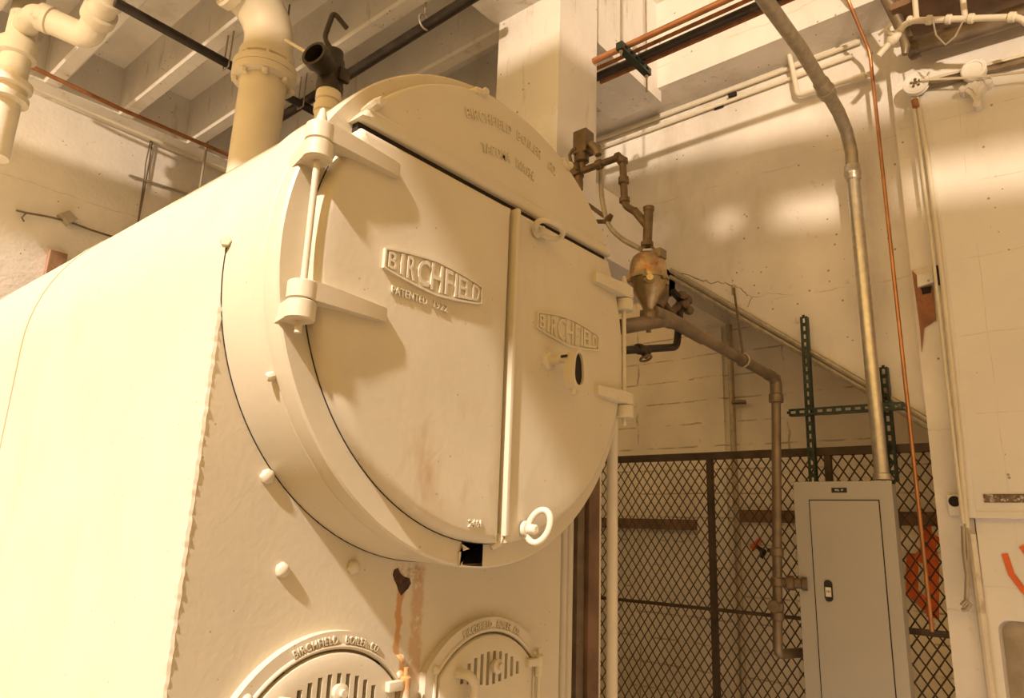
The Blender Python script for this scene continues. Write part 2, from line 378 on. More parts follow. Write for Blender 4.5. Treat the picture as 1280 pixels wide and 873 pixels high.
prism(bm, o_ + i_[::-1], 1.633, 1.640, 'y'); obj('door_gap_shade', bm, M['dark'], boiler)  # dark ring added for the shade in the gap round the doors
bm = B(); box(bm, (CX-.66, 1.608, CZ+.402), (CX+.66, 1.638, CZ+.4365)); obj('seam_shade', bm, M['dark'], boiler)  # dark strips put behind the seams to stand in for their shade
bm = B(); box(bm, (CX+.015, 1.622, CZ-.74), (CX+.04, 1.638, CZ+.410)); obj('seam_shade', bm, M['dark'], boiler)
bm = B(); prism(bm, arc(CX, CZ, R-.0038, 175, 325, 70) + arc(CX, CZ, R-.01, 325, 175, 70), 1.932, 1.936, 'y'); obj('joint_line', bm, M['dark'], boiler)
bm = prism(B(), [(CX+dx, CZ+dz) for dx, dz in ((-.105,-.775),(-.07,-.79),(-.115,-.80),(-.112,-.842),(-.10,-.838),(-.098,-.80))], 1.628, 1.636, 'y'); obj('torn_edge', bm, M['paint'], boiler)

def doorpoly(r, x0, x1, ztop, n=56, corner=.0):
    """outline of the part of a disc between x0 and x1 and below ztop, anticlockwise"""
    P = []
    for i in range(n*4):
        a = 2*PI*i/(n*4); x, z = r*math.cos(a), r*math.sin(a)
        P.append((x, z))
    def clip(P, f, cutp):
        out = []
        for a, b in zip(P, P[1:]+P[:1]):
            fa, fb = f(a), f(b)
            if fa: out.append(a)
            if fa != fb: out.append(cutp(a, b))
        return out
    lx = lambda X: (lambda a, b: (X, a[1]+(b[1]-a[1])*(X-a[0])/(b[0]-a[0])))
    lz = lambda Z: (lambda a, b: (a[0]+(b[0]-a[0])*(Z-a[1])/(b[1]-a[1]), Z))
    P = clip(P, lambda p: p[0] >= x0, lx(x0)); P = clip(P, lambda p: p[0] <= x1, lx(x1)); P = clip(P, lambda p: p[1] <= ztop, lz(ztop))
    out = []
    for a, b in zip(P, P[1:]+P[:1]):                                  # subdivide the long straight edges
        L_ = math.hypot(b[0]-a[0], b[1]-a[1]); k = max(1, int(L_/.04))
        for i in range(k): out.append((a[0]+(b[0]-a[0])*i/k, a[1]+(b[1]-a[1])*i/k))
    return out
def rounded_slab(outline, centre, yb, yf, edge, belly):
    """casting with a rounded shoulder: edge inset keeps constant width, belly = extra bulge towards the middle"""
    n = len(outline); bm = B(); C2 = Vector(centre)
    P = [Vector(p) for p in outline]; nor = []
    for i in range(n):
        t = (P[(i+1) % n]-P[i-1]).normalized(); nor.append(Vector((-t.y, t.x)))
    s = 1 if sum(nor[i].dot(C2-P[i]) for i in range(n)) > 0 else -1
    rings = []
    def ring(inset, y, k=0):
        rings.append([bm.verts.new((CX+q.x, y, CZ+q.y)) for q in [(P[i]+nor[i]*s*inset).lerp(C2, k) for i in range(n)]])
    ring(0, yb); ring(0, yf+edge)
    for a in (22, 45, 68, 90): ring(edge*(1-math.cos(math.radians(a))), yf+edge*(1-math.sin(math.radians(a))))
    for k in (.12, .28, .5, .75): ring(edge, yf-belly*math.sin(k*PI/2), k)
    for a, b in zip(rings, rings[1:]):
        for i in range(n): bm.faces.new((a[i], a[(i+1) % n], b[(i+1) % n], b[i]))
    bm.faces.new(rings[0]); c = bm.verts.new((CX+C2.x, yf-belly, CZ+C2.y))
    for i in range(n): bm.faces.new((rings[-1][i], rings[-1][(i+1) % n], c))
    return bm
# crown panel above the straight seam
cp_ = [p for p in arc(0, 0, .80, 147.5, 32.5, 60)]
out = []
for a, b in zip(cp_, cp_[1:]+cp_[:1]):
    k = max(1, int(math.hypot(b[0]-a[0], b[1]-a[1])/.04))
    for i in range(k): out.append((a[0]+(b[0]-a[0])*i/k, a[1]+(b[1]-a[1])*i/k))
crown = obj('crown_panel', rounded_slab(out, (0, .62), 1.645, 1.582, .014, .003), M['door_paint'], boiler, True)
bm = sweep(B(), [(CX-.640, 1.586, CZ+.472), (CX+.640, 1.586, CZ+.472)], .0075, 10)
obj('seam_rib', bm, M['door_paint'], boiler, True)
for wd_, a_, lw_ in (('BIRCHFIELD', 100.6, .238), ('BOILER', 82.0, .145), ('CO.', 69.9, .052)):
    tb = fit(letters(wd_, .036, .005, .0004, 1.15), lw_); arc_text(tb, CX, CZ, .685, 1.580, a_); obj('crown_lettering', tb, M['door_paint'], crown)
for wd_, a_, lw_ in (('TACOMA', 98.5, .150), ('WASH.', 82.6, .112)):
    tb = fit(letters(wd_, .036, .005, .0004, 1.15), lw_); arc_text(tb, CX, CZ, .570, 1.579, a_); obj('crown_lettering', tb, M['door_paint'], crown)
for a in (141.5, 103.0, 65.0):
    bm = B(); d = Vector((math.cos(math.radians(a)), 0, math.sin(math.radians(a)))); t = Vector((d.z, 0, -d.x))
    p = Vector((CX, 1.585, CZ)) + d*.795
    sweep(bm, [p - t*.028 + Vector((0, .03, 0)), p - t*.02, p + t*.02, p + t*.028 + Vector((0, .03, 0))], [.012, .017, .017, .012], 8)
    hexbolt(bm, p + t*.012, (0, -1, 0), .015, .026); obj('clamp_bolt', bm, M['paint'], boiler, True)

# ---- the two smokebox doors
def emblem(cx, y, z0, wd, door, patent):
    hw = wd/2
    env = lambda x: .024 + .028*(1-min(1, abs(x)/hw)**1.35)**.85
    top = [(x, .008 + env(x)*1.0 + .006) for x in [hw*(1-2*i/24) for i in range(25)]]
    bot = [(x, .008 - env(x)*1.0 - .006) for x in [-hw*(1-2*i/24) for i in range(25)]]
    outl = top + bot
    inn = [(p[0]*.972, .008 + (p[1]-.008)*.87) for p in outl]
    bm = B(); n = len(outl)
    yo, yi = y-.008, y
    V0 = [bm.verts.new((cx+p[0], y+.01, z0+p[1])) for p in outl]; V1 = [bm.verts.new((cx+p[0], yo, z0+p[1])) for p in outl]
    V2 = [bm.verts.new((cx+p[0], yo, z0+p[1])) for p in inn]; V3 = [bm.verts.new((cx+p[0], yi-.001, z0+p[1])) for p in inn]
    for a, b in ((V0, V1), (V1, V2), (V2, V3)):
        for i in range(n): bm.faces.new((a[i], a[(i+1) % n], b[(i+1) % n], b[i]))
    bm.faces.new(V3); bm.faces.new(V0[::-1])
    nameplate = obj('name_plate', bm, M['door_paint'], door)
    # letters stretched to the bow-shaped frame, the H tallest
    items = [('B', -.88), ('I', -.70), ('R', -.52), ('C', -.27), ('H', 0), ('F', .26), ('I', .42), ('E', .55), ('L', .71), ('D', .88)]
    tb = B()
    for ch, fx in items:
        lb = letters(ch, .10, .008, .0011); xs_ = [v.co.x for v in lb.verts]; zs_ = [v.co.z for v in lb.verts]
        lw, lh = max(xs_)-min(xs_), max(zs_)-min(zs_); mx_ = (max(xs_)+min(xs_))/2; z1 = min(zs_)
        want = hw*(.15 if ch not in 'IHC' else (.045 if ch == 'I' else .23))
        for v in lb.verts:
            x = fx*hw*.97 + (v.co.x-mx_)*want/lw; e = env(x)*.86
            v.co = Vector((cx+x, y+v.co.y, z0+.008 - e + (v.co.z-z1)/lh*2*e))
        join(tb, lb)
    obj('raised_lettering', tb, M['door_paint'], nameplate)
    if patent:
        for wd_, x_, lw_ in (('PATENTED', -.100, .140), ('1922', .028, .060)):
            lb = fit(letters(wd_, .024, .005, .0004, 1.1), lw_); place(lb, cx+x_, y+.002, z0-.088); obj('raised_lettering', lb, M['door_paint'], door)

def hinge(door, side, zt, zb, tipx):
    """strap, eye and bracket of one hinge; side -1 left, +1 right"""
    px_ = CX + side*.80 if side < 0 else CX+.772; py_ = 1.578; r_ = .040
    tip = CX + tipx; zc = (zt+zb)/2; h = zt-zb
    bm = B()
    # strap: thick at the eye, flush at the tip
    def q(x, y, z): return bm.verts.new((x, y, z))
    x0 = px_ - side*.01
    vs = []
    for x, yf, yb_, hh in ((x0, 1.541, 1.60, h*1.02), (px_-side*.06, 1.541, 1.60, h), (tip+side*.012, 1.552, 1.60, h*.80), (tip, 1.556, 1.60, h*.76)):
        vs.append([q(x, yf, zc+hh/2), q(x, yf, zc-hh/2), q(x, yb_, zc-hh/2), q(x, yb_, zc+hh/2)])
    for a, b in zip(vs, vs[1:]):
        for i in range(4): bm.faces.new((a[i], a[(i+1) % 4], b[(i+1) % 4], b[i]))
    bm.faces.new(vs[0]); bm.faces.new(vs[-1][::-1])
    lathe(bm, (px_, py_, zc-h/2), (0, 0, 1), [(0, r_-.003), (.003, r_), (h-.003, r_), (h, r_-.003)], 24)
    obj('hinge_strap', bm, M['door_paint'], door, True)
    bm = B(); z1 = zc-h/2-.002; z0_ = z1-.052
    lathe(bm, (px_, py_, z0_), (0, 0, 1), [(0, r_-.004), (.004, r_), (.049, r_), (.052, r_-.003)], 24)
    prism(bm, [(px_+side*.040, py_), (px_-side*.038, py_), (px_-side*.036, 1.64), (px_-side*.02, 1.70), (px_+side*.012, 1.70)], z0_+.003, z1-.003, 'z')
    obj('hinge_bracket', bm, M['paint'], boiler, True)
    return px_, py_, zt, z0_

dl = obj('smokebox_door', rounded_slab(doorpoly(.772, -2, .020, .408), (-.36, -.12), 1.64, 1.578, .030, .004), M['door_paint'], boiler, True)
dl['label'] = 'wider left half of the round door, hinged on the left'
dr = obj('smokebox_door', rounded_slab(doorpoly(.772, .034, 2, .408), (.38, -.12), 1.64, 1.578, .026, .004), M['door_paint'], boiler, True)
dr['label'] = 'narrower right half of the round door, hinged on the right'
bm = B(); box(bm, (CX+.030, 1.566, CZ-.748), (CX+.052, 1.63, CZ+.408), .008)
sweep(bm, [(CX+.041, 1.60, CZ-.745), (CX+.030, 1.60, CZ-.77), (CX+.005, 1.605, CZ-.785)], [.018, .016, .008], 8)
obj('overlap_strip', bm, M['paint'], dr, True)
emblem(CX-.343, 1.572, CZ+.017, .42, dl, True)
emblem(CX+.362, 1.572, CZ+.008, .40, dr, False)
lb = letters('2461', .022, .005, .0006); place(lb, CX-.105, 1.578, CZ-.722); obj('casting_mark', lb, M['door_paint'], dl)
for side, door, tips in ((-1, dl, (-.53, -.535)), (1, dr, (.523, .545))):
    a = hinge(door, side, CZ+.335 if side < 0 else CZ+.315, CZ+.283 if side < 0 else CZ+.262, tips[0])
    b = hinge(door, side, CZ-.122 if side < 0 else CZ-.155, CZ-.172 if side < 0 else CZ-.203, tips[1])
    bm = B(); cyl(bm, (a[0], a[1], b[3]-.032), (a[0], a[1], a[2]), .0095, 10)
    lathe(bm, (a[0], a[1], a[2]), (0,0,1), [(0, .016), (.012, .018), (.05, .008), (.056, .003)], 12)
    obj('hinge_rod', bm, M['paint'], boiler, True)
# ring pulls
def loop(c, ax1, ax2, a, b, r, parent, name='pull_ring', n=28):
    bm = B(); c = Vector(c); u = Vector(ax1).normalized(); v = Vector(ax2).normalized(); N2 = 10; rings = []
    w_ = u.cross(v).normalized()
    for i in range(n):
        t = 2*PI*i/n; p = c + u*a*math.cos(t) + v*b*math.sin(t); nrm = (u*math.cos(t)/a + v*math.sin(t)/b).normalized()
        rings.append([bm.verts.new(p + (nrm*math.cos(2*PI*j/N2) + w_*math.sin(2*PI*j/N2))*r) for j in range(N2)])
    for i in range(n):
        A, Bq = rings[i], rings[(i+1) % n]
        for j in range(N2): bm.faces.new((A[j], A[(j+1) % N2], Bq[(j+1) % N2], Bq[j]))
    return obj(name, bm, M['paint'], parent, True)
def stud(p, r, h, parent):
    bm = lathe(B(), p, (0, -1, 0), [(0, r*1.25), (h*.3, r*1.2), (h*.35, r*.8), (h*.9, r*.75), (h, r*.5)], 14); obj('pull_stud', bm, M['paint'], parent, True)
loop((CX+.160, 1.520, CZ+.355), (1, -.05, -.12), (-.2, -1, .15), .066, .043, .0105, dr); stud((CX+.142, 1.568, CZ+.352), .018, .04, dr)
loop((CX+.150, 1.525, CZ-.712), (.15, -.30, 1), (.35, -1, -.2), .056, .036, .0115, dr); stud((CX+.135, 1.572, CZ-.722), .022, .05, dr)
# latch: slotted spindle carrying a pear-shaped hollow grip
bm = B(); lathe(bm, (CX+.247, 1.575, CZ-.118), (0, -1, 0), [(0, .036), (.014, .028), (.016, .020), (.052, .020), (.053, .018), (.10, .018)], 18)
lk = obj('latch_spindle', bm, M['paint'], dr, True)
bm = B(); box(bm, (CX+.225, 1.478, CZ-.121), (CX+.24, 1.505, CZ-.112)); obj('spindle_slot', bm, M['dark'], lk)
gc = (CX+.260, CZ-.162)
pear = lambda s: [(gc[0] + s*(.033+.012*max(0, -math.sin(t)))*math.cos(t), gc[1] + s*(.074*math.sin(t)) ) for t in [2*PI*i/36 for i in range(36)]]
bm = B(); o_, i_ = pear(1.0), pear(.80); n = 36
Vb = [bm.verts.new((p[0], 1.490, p[1])) for p in o_]; Vf = [bm.verts.new((p[0], 1.446, p[1])) for p in o_]
Vi = [bm.verts.new((p[0], 1.446, p[1])) for p in i_]; Vk = [bm.verts.new((p[0], 1.478, p[1])) for p in i_]
for a, b in ((Vb, Vf), (Vf, Vi), (Vi, Vk)):
    for i in range(n): bm.faces.new((a[i], a[(i+1) % n], b[(i+1) % n], b[i]))
bm.faces.new(Vb); bm.faces.new(Vk[::-1])
cyl(bm, (gc[0]-.004, 1.465, gc[1]-.092), (gc[0]-.004, 1.465, gc[1]-.068), .011, 10)
grip = obj('latch_grip', bm, M['paint'], dr, True)
bm = prism(B(), pear(.795), 1.456, 1.476, 'y'); obj('grip_hollow', bm, M['dark'], grip)
# stay bolts and fittings on plate and shell
def knob(p, r, parent, name='stay_bolt'):
    bm = B(); bmesh.ops.create_icosphere(bm, subdivisions=3, radius=r)
    for v in bm.verts:
        k = 1 + .10*math.sin(v.co.x*260+p[0]*90)*math.sin(v.co.z*240+p[2]*70); v.co = Vector((v.co.x*k, v.co.y*.75, v.co.z*k))
    place(bm, *p); obj(name, bm, M['plate_paint'], parent, True)
for p in ((1.162, 1.93, 1.778), (1.247, 1.93, 1.514), (1.503, 1.93, 1.520), (1.725, 1.93, 1.217)): knob(p, .022, boiler)
bm = hexbolt(B(), (CX-.845, 1.935, CZ+.06), (-.6, -.8, 0), .018, .022); obj('stay_bolt', bm, M['paint'], boiler)
bm = lathe(B(), (CX-.772, 1.72, CZ-.35), (-.91, 0, -.41), [(0, .014), (.012, .014), (.02, .008)], 10); obj('stay_bolt', bm, M['paint'], boiler)
bm = B(); pts = [(1.677,1.508),(1.694,1.514),(1.705,1.497),(1.724,1.485),(1.748,1.480),(1.757,1.462),(1.745,1.445),(1.733,1.437),(1.717,1.424),(1.703,1.440),(1.694,1.458),(1.682,1.474),(1.673,1.492)]
prism(bm, pts, 1.9335, 1.940, 'y'); o = obj('corroded_hole', bm, mat('corroded_hole', (.07,.035,.015), .95, 0, .5, 40, .6, 60), boiler)
# ---- two fire doors low on the front plate
def archpts(cx, hw, ztop, r, zbot, n=24):
    zc = ztop-r; a = math.degrees(math.asin(hw/r)); return [(cx+hw, zbot)] + arc(cx, zc, r, 90-a, 90+a, n) + [(cx-hw, zbot)]
def firedoor(cx, ztop, lab):
    o_, i_ = archpts(cx, .315, ztop, .385, .70), archpts(cx, .262, ztop-.052, .335, .70)
    bm = B(); prism(bm, o_ + i_[::-1], 1.905, 1.94, 'y')
    fr = obj('fire_door_frame', bm, M['plate_paint'], boiler)
    bm = B(); sweep(bm, [(p[0], 1.905, p[1]) for p in archpts(cx, .270, ztop-.044, .342, .72)], .007, 8, True); obj('frame_bead', bm, M['plate_paint'], fr, True)
    for wd_, a_, lw_ in (('BIRCHFIELD', 101, .150), ('BOILER', 77, .084), ('CO.', 64.5, .036)):
        tb = fit(letters(wd_, .023, .006, .0004, 1.12), lw_); arc_text(tb, cx, ztop-.385, .385-.036, 1.904, a_); obj('raised_lettering', tb, M['plate_paint'], fr)
    for s in (-1, 1):
        bm = B(); bmesh.ops.create_icosphere(bm, subdivisions=2, radius=.016); place(bm, cx+s*.272, 1.905, ztop-.155); obj('frame_rivet', bm, M['plate_paint'], fr, True)
    outl = archpts(cx, .255, ztop-.060, .328, .71); mid = (cx, ztop-.30)
    bm = dome(B(), [p for p in outl], mid, [(1, 1.935), (1, 1.905), (.985, 1.898), (.93, 1.893), (.80, 1.892)])
    d = obj('fire_door', bm, M['plate_paint'], boiler, True); d['label'] = lab
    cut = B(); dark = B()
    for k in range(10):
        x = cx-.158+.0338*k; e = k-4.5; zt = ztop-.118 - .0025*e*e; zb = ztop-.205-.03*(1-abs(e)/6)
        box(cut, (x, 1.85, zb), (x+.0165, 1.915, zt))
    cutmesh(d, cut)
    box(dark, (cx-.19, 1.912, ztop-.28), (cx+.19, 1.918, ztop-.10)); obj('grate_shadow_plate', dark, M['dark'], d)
    bm = B(); lathe(bm, (cx+.01, 1.892, ztop-.168), (0, -1, 0), [(0, .014), (.008, .014), (.012, .024), (.03, .026), (.034, .012), (.046, .012)], 14); obj('damper_knob', bm, M['plate_paint'], d, True)
    bm = sweep(B(), fillet([(cx-.175, 1.895, ztop-.175), (cx-.165, 1.845, ztop-.172), (cx-.135, 1.84, ztop-.21), (cx-.13, 1.86, ztop-.31)], .03), .017, 10); obj('door_handle', bm, M['plate_paint'], d, True)
    bm = B(); hx = cx+.258; box(bm, (hx-.055, 1.872, ztop-.195), (hx+.02, 1.90, ztop-.165), .004); lathe(bm, (hx+.022, 1.885, ztop-.235), (0,0,1), [(0,.018),(.075,.018),(.08,.012)], 14); cyl(bm, (hx+.022, 1.885, ztop-.50), (hx+.022, 1.885, ztop-.13), .008, 10)
    obj('door_hinge', bm, M['plate_paint'], d, True)
    return d
firedoor(1.437, 1.335, 'left of the two small arched fire doors'); firedoor(2.140, 1.333, 'right of the two small arched fire doors')

# ------------------------------------------------------------------ pipework over the boiler
CXR, CYR = 1.788, 3.50
t = thing('steam_main', (CXR, CYR, 3.18), 'thick cream flanged steam pipe rising from top of the boiler', 'pipe')
bm = B(); cyl(bm, (CXR, CYR, 3.12), (CXR, CYR, 4.10), .128, 32); lathe(bm, (CXR, CYR, 3.17), (0,0,1), [(0,.17),(.03,.165),(.06,.13)], 32); obj('riser', bm, M['creampipe'], t, True)
bm = B(); lathe(bm, (CXR, CYR, 4.085), (0,0,1), [(0,.155),(.006,.178),(.048,.178),(.050,.17),(.052,.178),(.094,.178),(.10,.15),(.13,.135)], 32)
for k in range(8):
    a = 2*PI*(k+.4)/8; p = (CXR+.155*math.cos(a), CYR+.155*math.sin(a), 4.06); lathe(bm, p, (0,0,1), [(0,.017),(.026,.017),(.026,.010),(.15,.010)], 6)
obj('flange', bm, M['creampipe'], t, True)
zr = 4.595
pts = [(CXR, CYR, 4.19)] + [(CXR-.25+.25*math.cos(a), CYR, zr-.25+.25*math.sin(a)) for a in [PI/2*i/12 for i in range(13)]] + [(CXR-.30, CYR, zr)]
bm = B(); sweep(bm, pts, .137, 32); lathe(bm, (CXR, CYR, 4.20), (0,0,1), [(0,.14),(.01,.155),(.06,.155),(.07,.14)], 32); lathe(bm, (CXR-.22, CYR, zr), (-1,0,0), [(0,.14),(.01,.152),(.06,.152),(.07,.14)], 32)
obj('elbow', bm, M['creampipe'], t, True)
bm = cyl(B(), (CXR-.28, CYR, zr), (.45, CYR, zr), .128, 32); obj('branch', bm, M['creampipe'], t, True)

TX, TY = 1.62, 2.555
t = thing('relief_valve', (TX, TY, 3.2), 'black iron relief valve with hooked lever on short cream nipple', 'valve')
bm = B(); lathe(bm, (TX, TY, 3.10), (0,0,1), [(0,.053),(.34,.053),(.345,.060),(.38,.060),(.385,.05),(.40,.05),(.405,.057),(.43,.057),(.50,.052)], 24); obj('nipple', bm, M['creampipe'], t, True)
zt = 3.66
bm = B(); lathe(bm, (TX, TY, zt-.11), (0,0,1), [(0,.060),(.03,.062),(.05,.058),(.13,.06),(.165,.056),(.17,.048),(.215,.046),(.225,.03)], 20)
d = Vector((-.93, -.32, .12)).normalized(); c = Vector((TX, TY, zt-.01))
u, v = frame(d); rings = []
for h, r in ((0,.05),(.085,.054),(.09,.062),(.135,.062),(.135,.048),(.03,.044)):
    rings.append([bm.verts.new(c + d*h + (u*math.cos(2*PI*j/20)+v*math.sin(2*PI*j/20))*r) for j in range(20)])
for a, b in zip(rings, rings[1:]):
    for j in range(20): bm.faces.new((a[j], a[(j+1) % 20], b[(j+1) % 20], b[j]))
bm.faces.new(rings[-1])
box(bm, (TX+.0, TY-.072, zt-.06), (TX+.055, TY-.05, zt+.005), .005)
obj('body', bm, M['iron'], t, True)
bm = sweep(B(), fillet([(TX+.005, TY, zt+.10), (TX-.045, TY+.02, zt+.16), (TX-.03, TY-.01, zt+.30), (TX+.03, TY-.04, zt+.235)], .03), .012, 8); obj('lever', bm, M['iron'], t, True)

t = thing('black_pipe', (2.46, 3.2, 4.58), 'long black iron pipe hung under the joists, running beside the column', 'pipe')
bm = cyl(B(), (2.49, 5.2, 4.60), (2.447, 2.35, 4.60), .034, 16); obj('run', bm, M['iron'], t, True)
bm = B(); c = Vector((2.435, 2.900, 4.600)); 
for k in range(1):
    rings = []
o = loop((c.x, c.y, 4.615), (1,0,0), (0,.15,1), .042, .055, .006, t, 'clevis'); o.data.materials.clear(); o.data.materials.append(M['hanger'])
bm = cyl(B(), (c.x, c.y, 4.67), (c.x, c.y, 5.16), .006, 8); obj('hanger_rod', bm, M['hanger'], t)
t = thing('black_pipe', (2.0, 4.29, 4.6), 'black iron pipe crossing the joists left of the steam main', 'pipe')
bm = cyl(B(), (1.15, 4.125, 4.535), (3.1, 4.125, 4.505), .029, 16); obj('run', bm, M['iron'], t, True)
for x in (1.80, 2.36):
    bm = sweep(B(), [(x+.04, 4.16, 4.76), (x+.04, 4.16, 4.485), (x+.04, 4.09, 4.485), (x+.04, 4.09, 4.76)], .005, 6); obj('strap', bm, M['hanger'], t)

# cast pipe assembly in the upper left corner
t = thing('cast_drain_pipe', (.95, 4.75, 4.4), 'cream hub and spigot cast drain pipes at upper left', 'pipe')
bm = B(); vx, vy = .93, 5.05
sweep(bm, [(vx, vy, 3.75), (vx, vy, 5.14)], .085, 24); lathe(bm, (vx, vy, 4.44), (0,0,1), [(0,.09),(.012,.112),(.11,.112),(.12,.09)], 24); lathe(bm, (vx, vy, 4.12), (0,0,1), [(0,.09),(.015,.12),(.05,.12),(.06,.10),(.10,.10),(.11,.125),(.15,.125),(.16,.09)], 24)
obj('stack', bm, M['castpipe'], t, True)
bm = B(); e = Vector((1.03, 4.66, 4.52)); a0 = Vector((vx, vy, 4.66))
A = Vector((0.917, 4.727, 4.600)); Bp = Vector((1.118, 4.583, 4.520)); Cc = Vector((1.158, 4.420, 4.580)); D = Vector((1.129, 4.055, 4.660))
sweep(bm, fillet([a0, A, Bp], .05), .068, 20); dd = (Bp-A).normalized(); lathe(bm, A+dd*.02, dd, [(0,.07),(.01,.085),(.07,.085),(.08,.07)], 20)
obj('branch', bm, M['castpipe'], t, True)
bm = B(); sweep(bm, fillet([A+dd*.10, Bp+dd*.06, Cc, D], .12, 8), .078, 24); d2 = (D-Cc).normalized(); lathe(bm, Cc-d2*.02, d2, [(0,.08),(.01,.097),(.08,.097),(.09,.08)], 24); lathe(bm, Cc+d2*.15, d2, [(0,.08),(.01,.092),(.05,.092),(.06,.08)], 24)
obj('elbow', bm, M['castpipe'], t, True)

# ------------------------------------------------------------------ on the far wall
o = tag(obj('rusty_pipe', sweep(B(), [(0.870, 5.500, 4.702), (1.053, 5.500, 4.683), (1.706, 5.500, 4.655), (2.694, 5.500, 4.664)], .016, 10), M['rust'], None, True), 'thin rust red pipe strung in front of the joist ends', 'pipe')
o = tag(obj('pale_pipe', sweep(B(), [(1.226, 5.930, 4.765), (1.925, 5.930, 4.755), (2.848, 5.930, 4.737)], .022, 10), M['creampipe'], None, True), 'thin pale painted pipe running along top of the far wall', 'pipe')
t = thing('cable_run', (1.670, 5.970, 3.851), 'sagging dark cable with small junction box on far wall', 'cable')
bm = sweep(B(), [(1.306, 5.970, 3.793), (1.364, 5.960, 3.793), (1.511, 5.970, 3.819), (1.646, 5.970, 3.829), (1.819, 5.970, 3.818), (2.030, 5.970, 3.817)], .008, 6); sweep(bm, [(1.367, 5.965, 3.789), (1.347, 5.960, 3.748), (1.369, 5.970, 3.727)], .006, 6); obj('cable', bm, M['wire'], t)
bm = prism(B(), [tuple(p) for p in (((1.569, 5.900, 3.854)[0], (1.569, 5.900, 3.854)[2]), ((1.627, 5.900, 3.902)[0], (1.627, 5.900, 3.902)[2]), ((1.696, 5.900, 3.856)[0], (1.696, 5.900, 3.856)[2]), ((1.645, 5.900, 3.797)[0], (1.645, 5.900, 3.797)[2]))], 5.92, 6.0, 'y'); obj('junction_box', bm, M['bluegrey'], t)
bm = B(); a = (1.564, 5.950, 3.567); b = (1.681, 5.950, 3.393); box(bm, (a[0], 5.94, a[2]), (b[0], 6.0, b[2]-.2), .004); tag(obj('wood_block', bm, M['wood']), 'short brown wood block fixed to far wall above the boiler', 'block')
tag(obj('conduit_stub', sweep(B(), [(2.009, 5.970, 4.375), (2.504, 5.970, 4.402)], .011, 8), M['galv_dull'], None, True), 'short grey horizontal conduit on the far wall', 'conduit')
bm = sweep(B(), [(2.130, 5.960, 4.904), (2.146, 5.970, 4.575), (2.145, 5.970, 4.207), (2.138, 5.970, 3.847)], .007, 6); sweep(bm, [(2.131, 5.970, 4.885), (2.120, 5.970, 4.527), (2.128, 5.970, 4.434), (2.141, 5.970, 3.990)], .005, 6)
tag(obj('hanging_wire', bm, M['wire']), 'thin loose wires hanging down the far wall', 'wire')
tag(obj('hanger_rod', cyl(B(), (2.439, 5.600, 4.885), (2.501, 5.750, 4.358), .012, 8), M['hanger']), 'bare grey rod hanging down in front of far wall', 'rod')
tag(obj('hanger_wire', sweep(B(), [(2.170, 4.032, 5.140), (1.965, 3.643, 4.550)], .006, 6), M['wire']), 'black wire hanging from ceiling beside the steam main', 'wire')
tag(obj('thin_tube', sweep(B(), [(1.618, 3.000, 4.038), (1.592, 2.630, 3.746)], .008, 8), M['creampipe'], None, True), 'thin pale tube leading to the black relief valve', 'pipe')

# ------------------------------------------------------------------ pipe rack right of the column
t = thing('strut_hanger', (3.2, 1.92, 4.38), 'short black slotted strut bar hung under the parallel pipes', 'bracket')
bm = B(); a = Vector((3.064, 1.928, 4.400)); b = Vector((3.395, 1.908, 4.400)); y = (a.y+b.y)/2
box(bm, (a.x, y-.021, 4.355), (b.x, y+.021, 4.40)); cut = B()
for k in range(6): box(cut, (a.x+.03+k*.06, y-.03, 4.370), (a.x+.06+k*.06, y+.03, 4.387))
s_ = obj('strut', bm, M['strut'], t); cutmesh(s_, cut)
for x in (a.x+.02, b.x-.02):
    bm = B(); cyl(bm, (x, y, 4.24 if x > 3.2 else 4.32), (x, y, 5.5), .006, 8); hexbolt(bm, (x, y, 4.35), (0,0,-1), .012, .012); obj('threaded_rod', bm, M['hanger'], t)
xm = (a.x+b.x)/2+.03
o = loop((xm, y, 4.435), (1,0,0), (0,0,1), .040, .040, .008, t, 'pipe_clamp'); o.data.materials.clear(); o.data.materials.append(M['galv'])
for (p1, p2, r, m_, nm, lb) in (
    ((3.145, 2.102, 4.425), (3.138, 1.314, 4.425), .019, 'copper', 'copper_pipe', 'orange copper pipe, uppermost of the rack beside the column'),
    ((3.216, 2.149, 4.420), (3.222, 1.197, 4.420), .012, 'rust', 'rusty_pipe', 'thin rusty pipe between the copper pipe and the black pipe'),
    ((3.288, 2.197, 4.430), (3.298, 1.127, 4.430), .026, 'iron', 'black_pipe', 'glossy black pipe in the clamp of the hung pipe rack'),
    ((3.345, 2.234, 4.420), (3.360, 1.057, 4.420), .014, 'rust', 'rusty_pipe', 'lowest rusty pipe of the rack, just below black pipe')):
    p1, p2 = Vector(p1), Vector(p2); d = (p2-p1).normalized(); bm = cyl(B(), (p1.x, 2.23, 4.42), (p1.x-(0), -1.5, 4.42), r, 12)
    tag(obj(nm, bm, M[m_], None, True), lb, 'pipe', 'pipes in the hung rack')

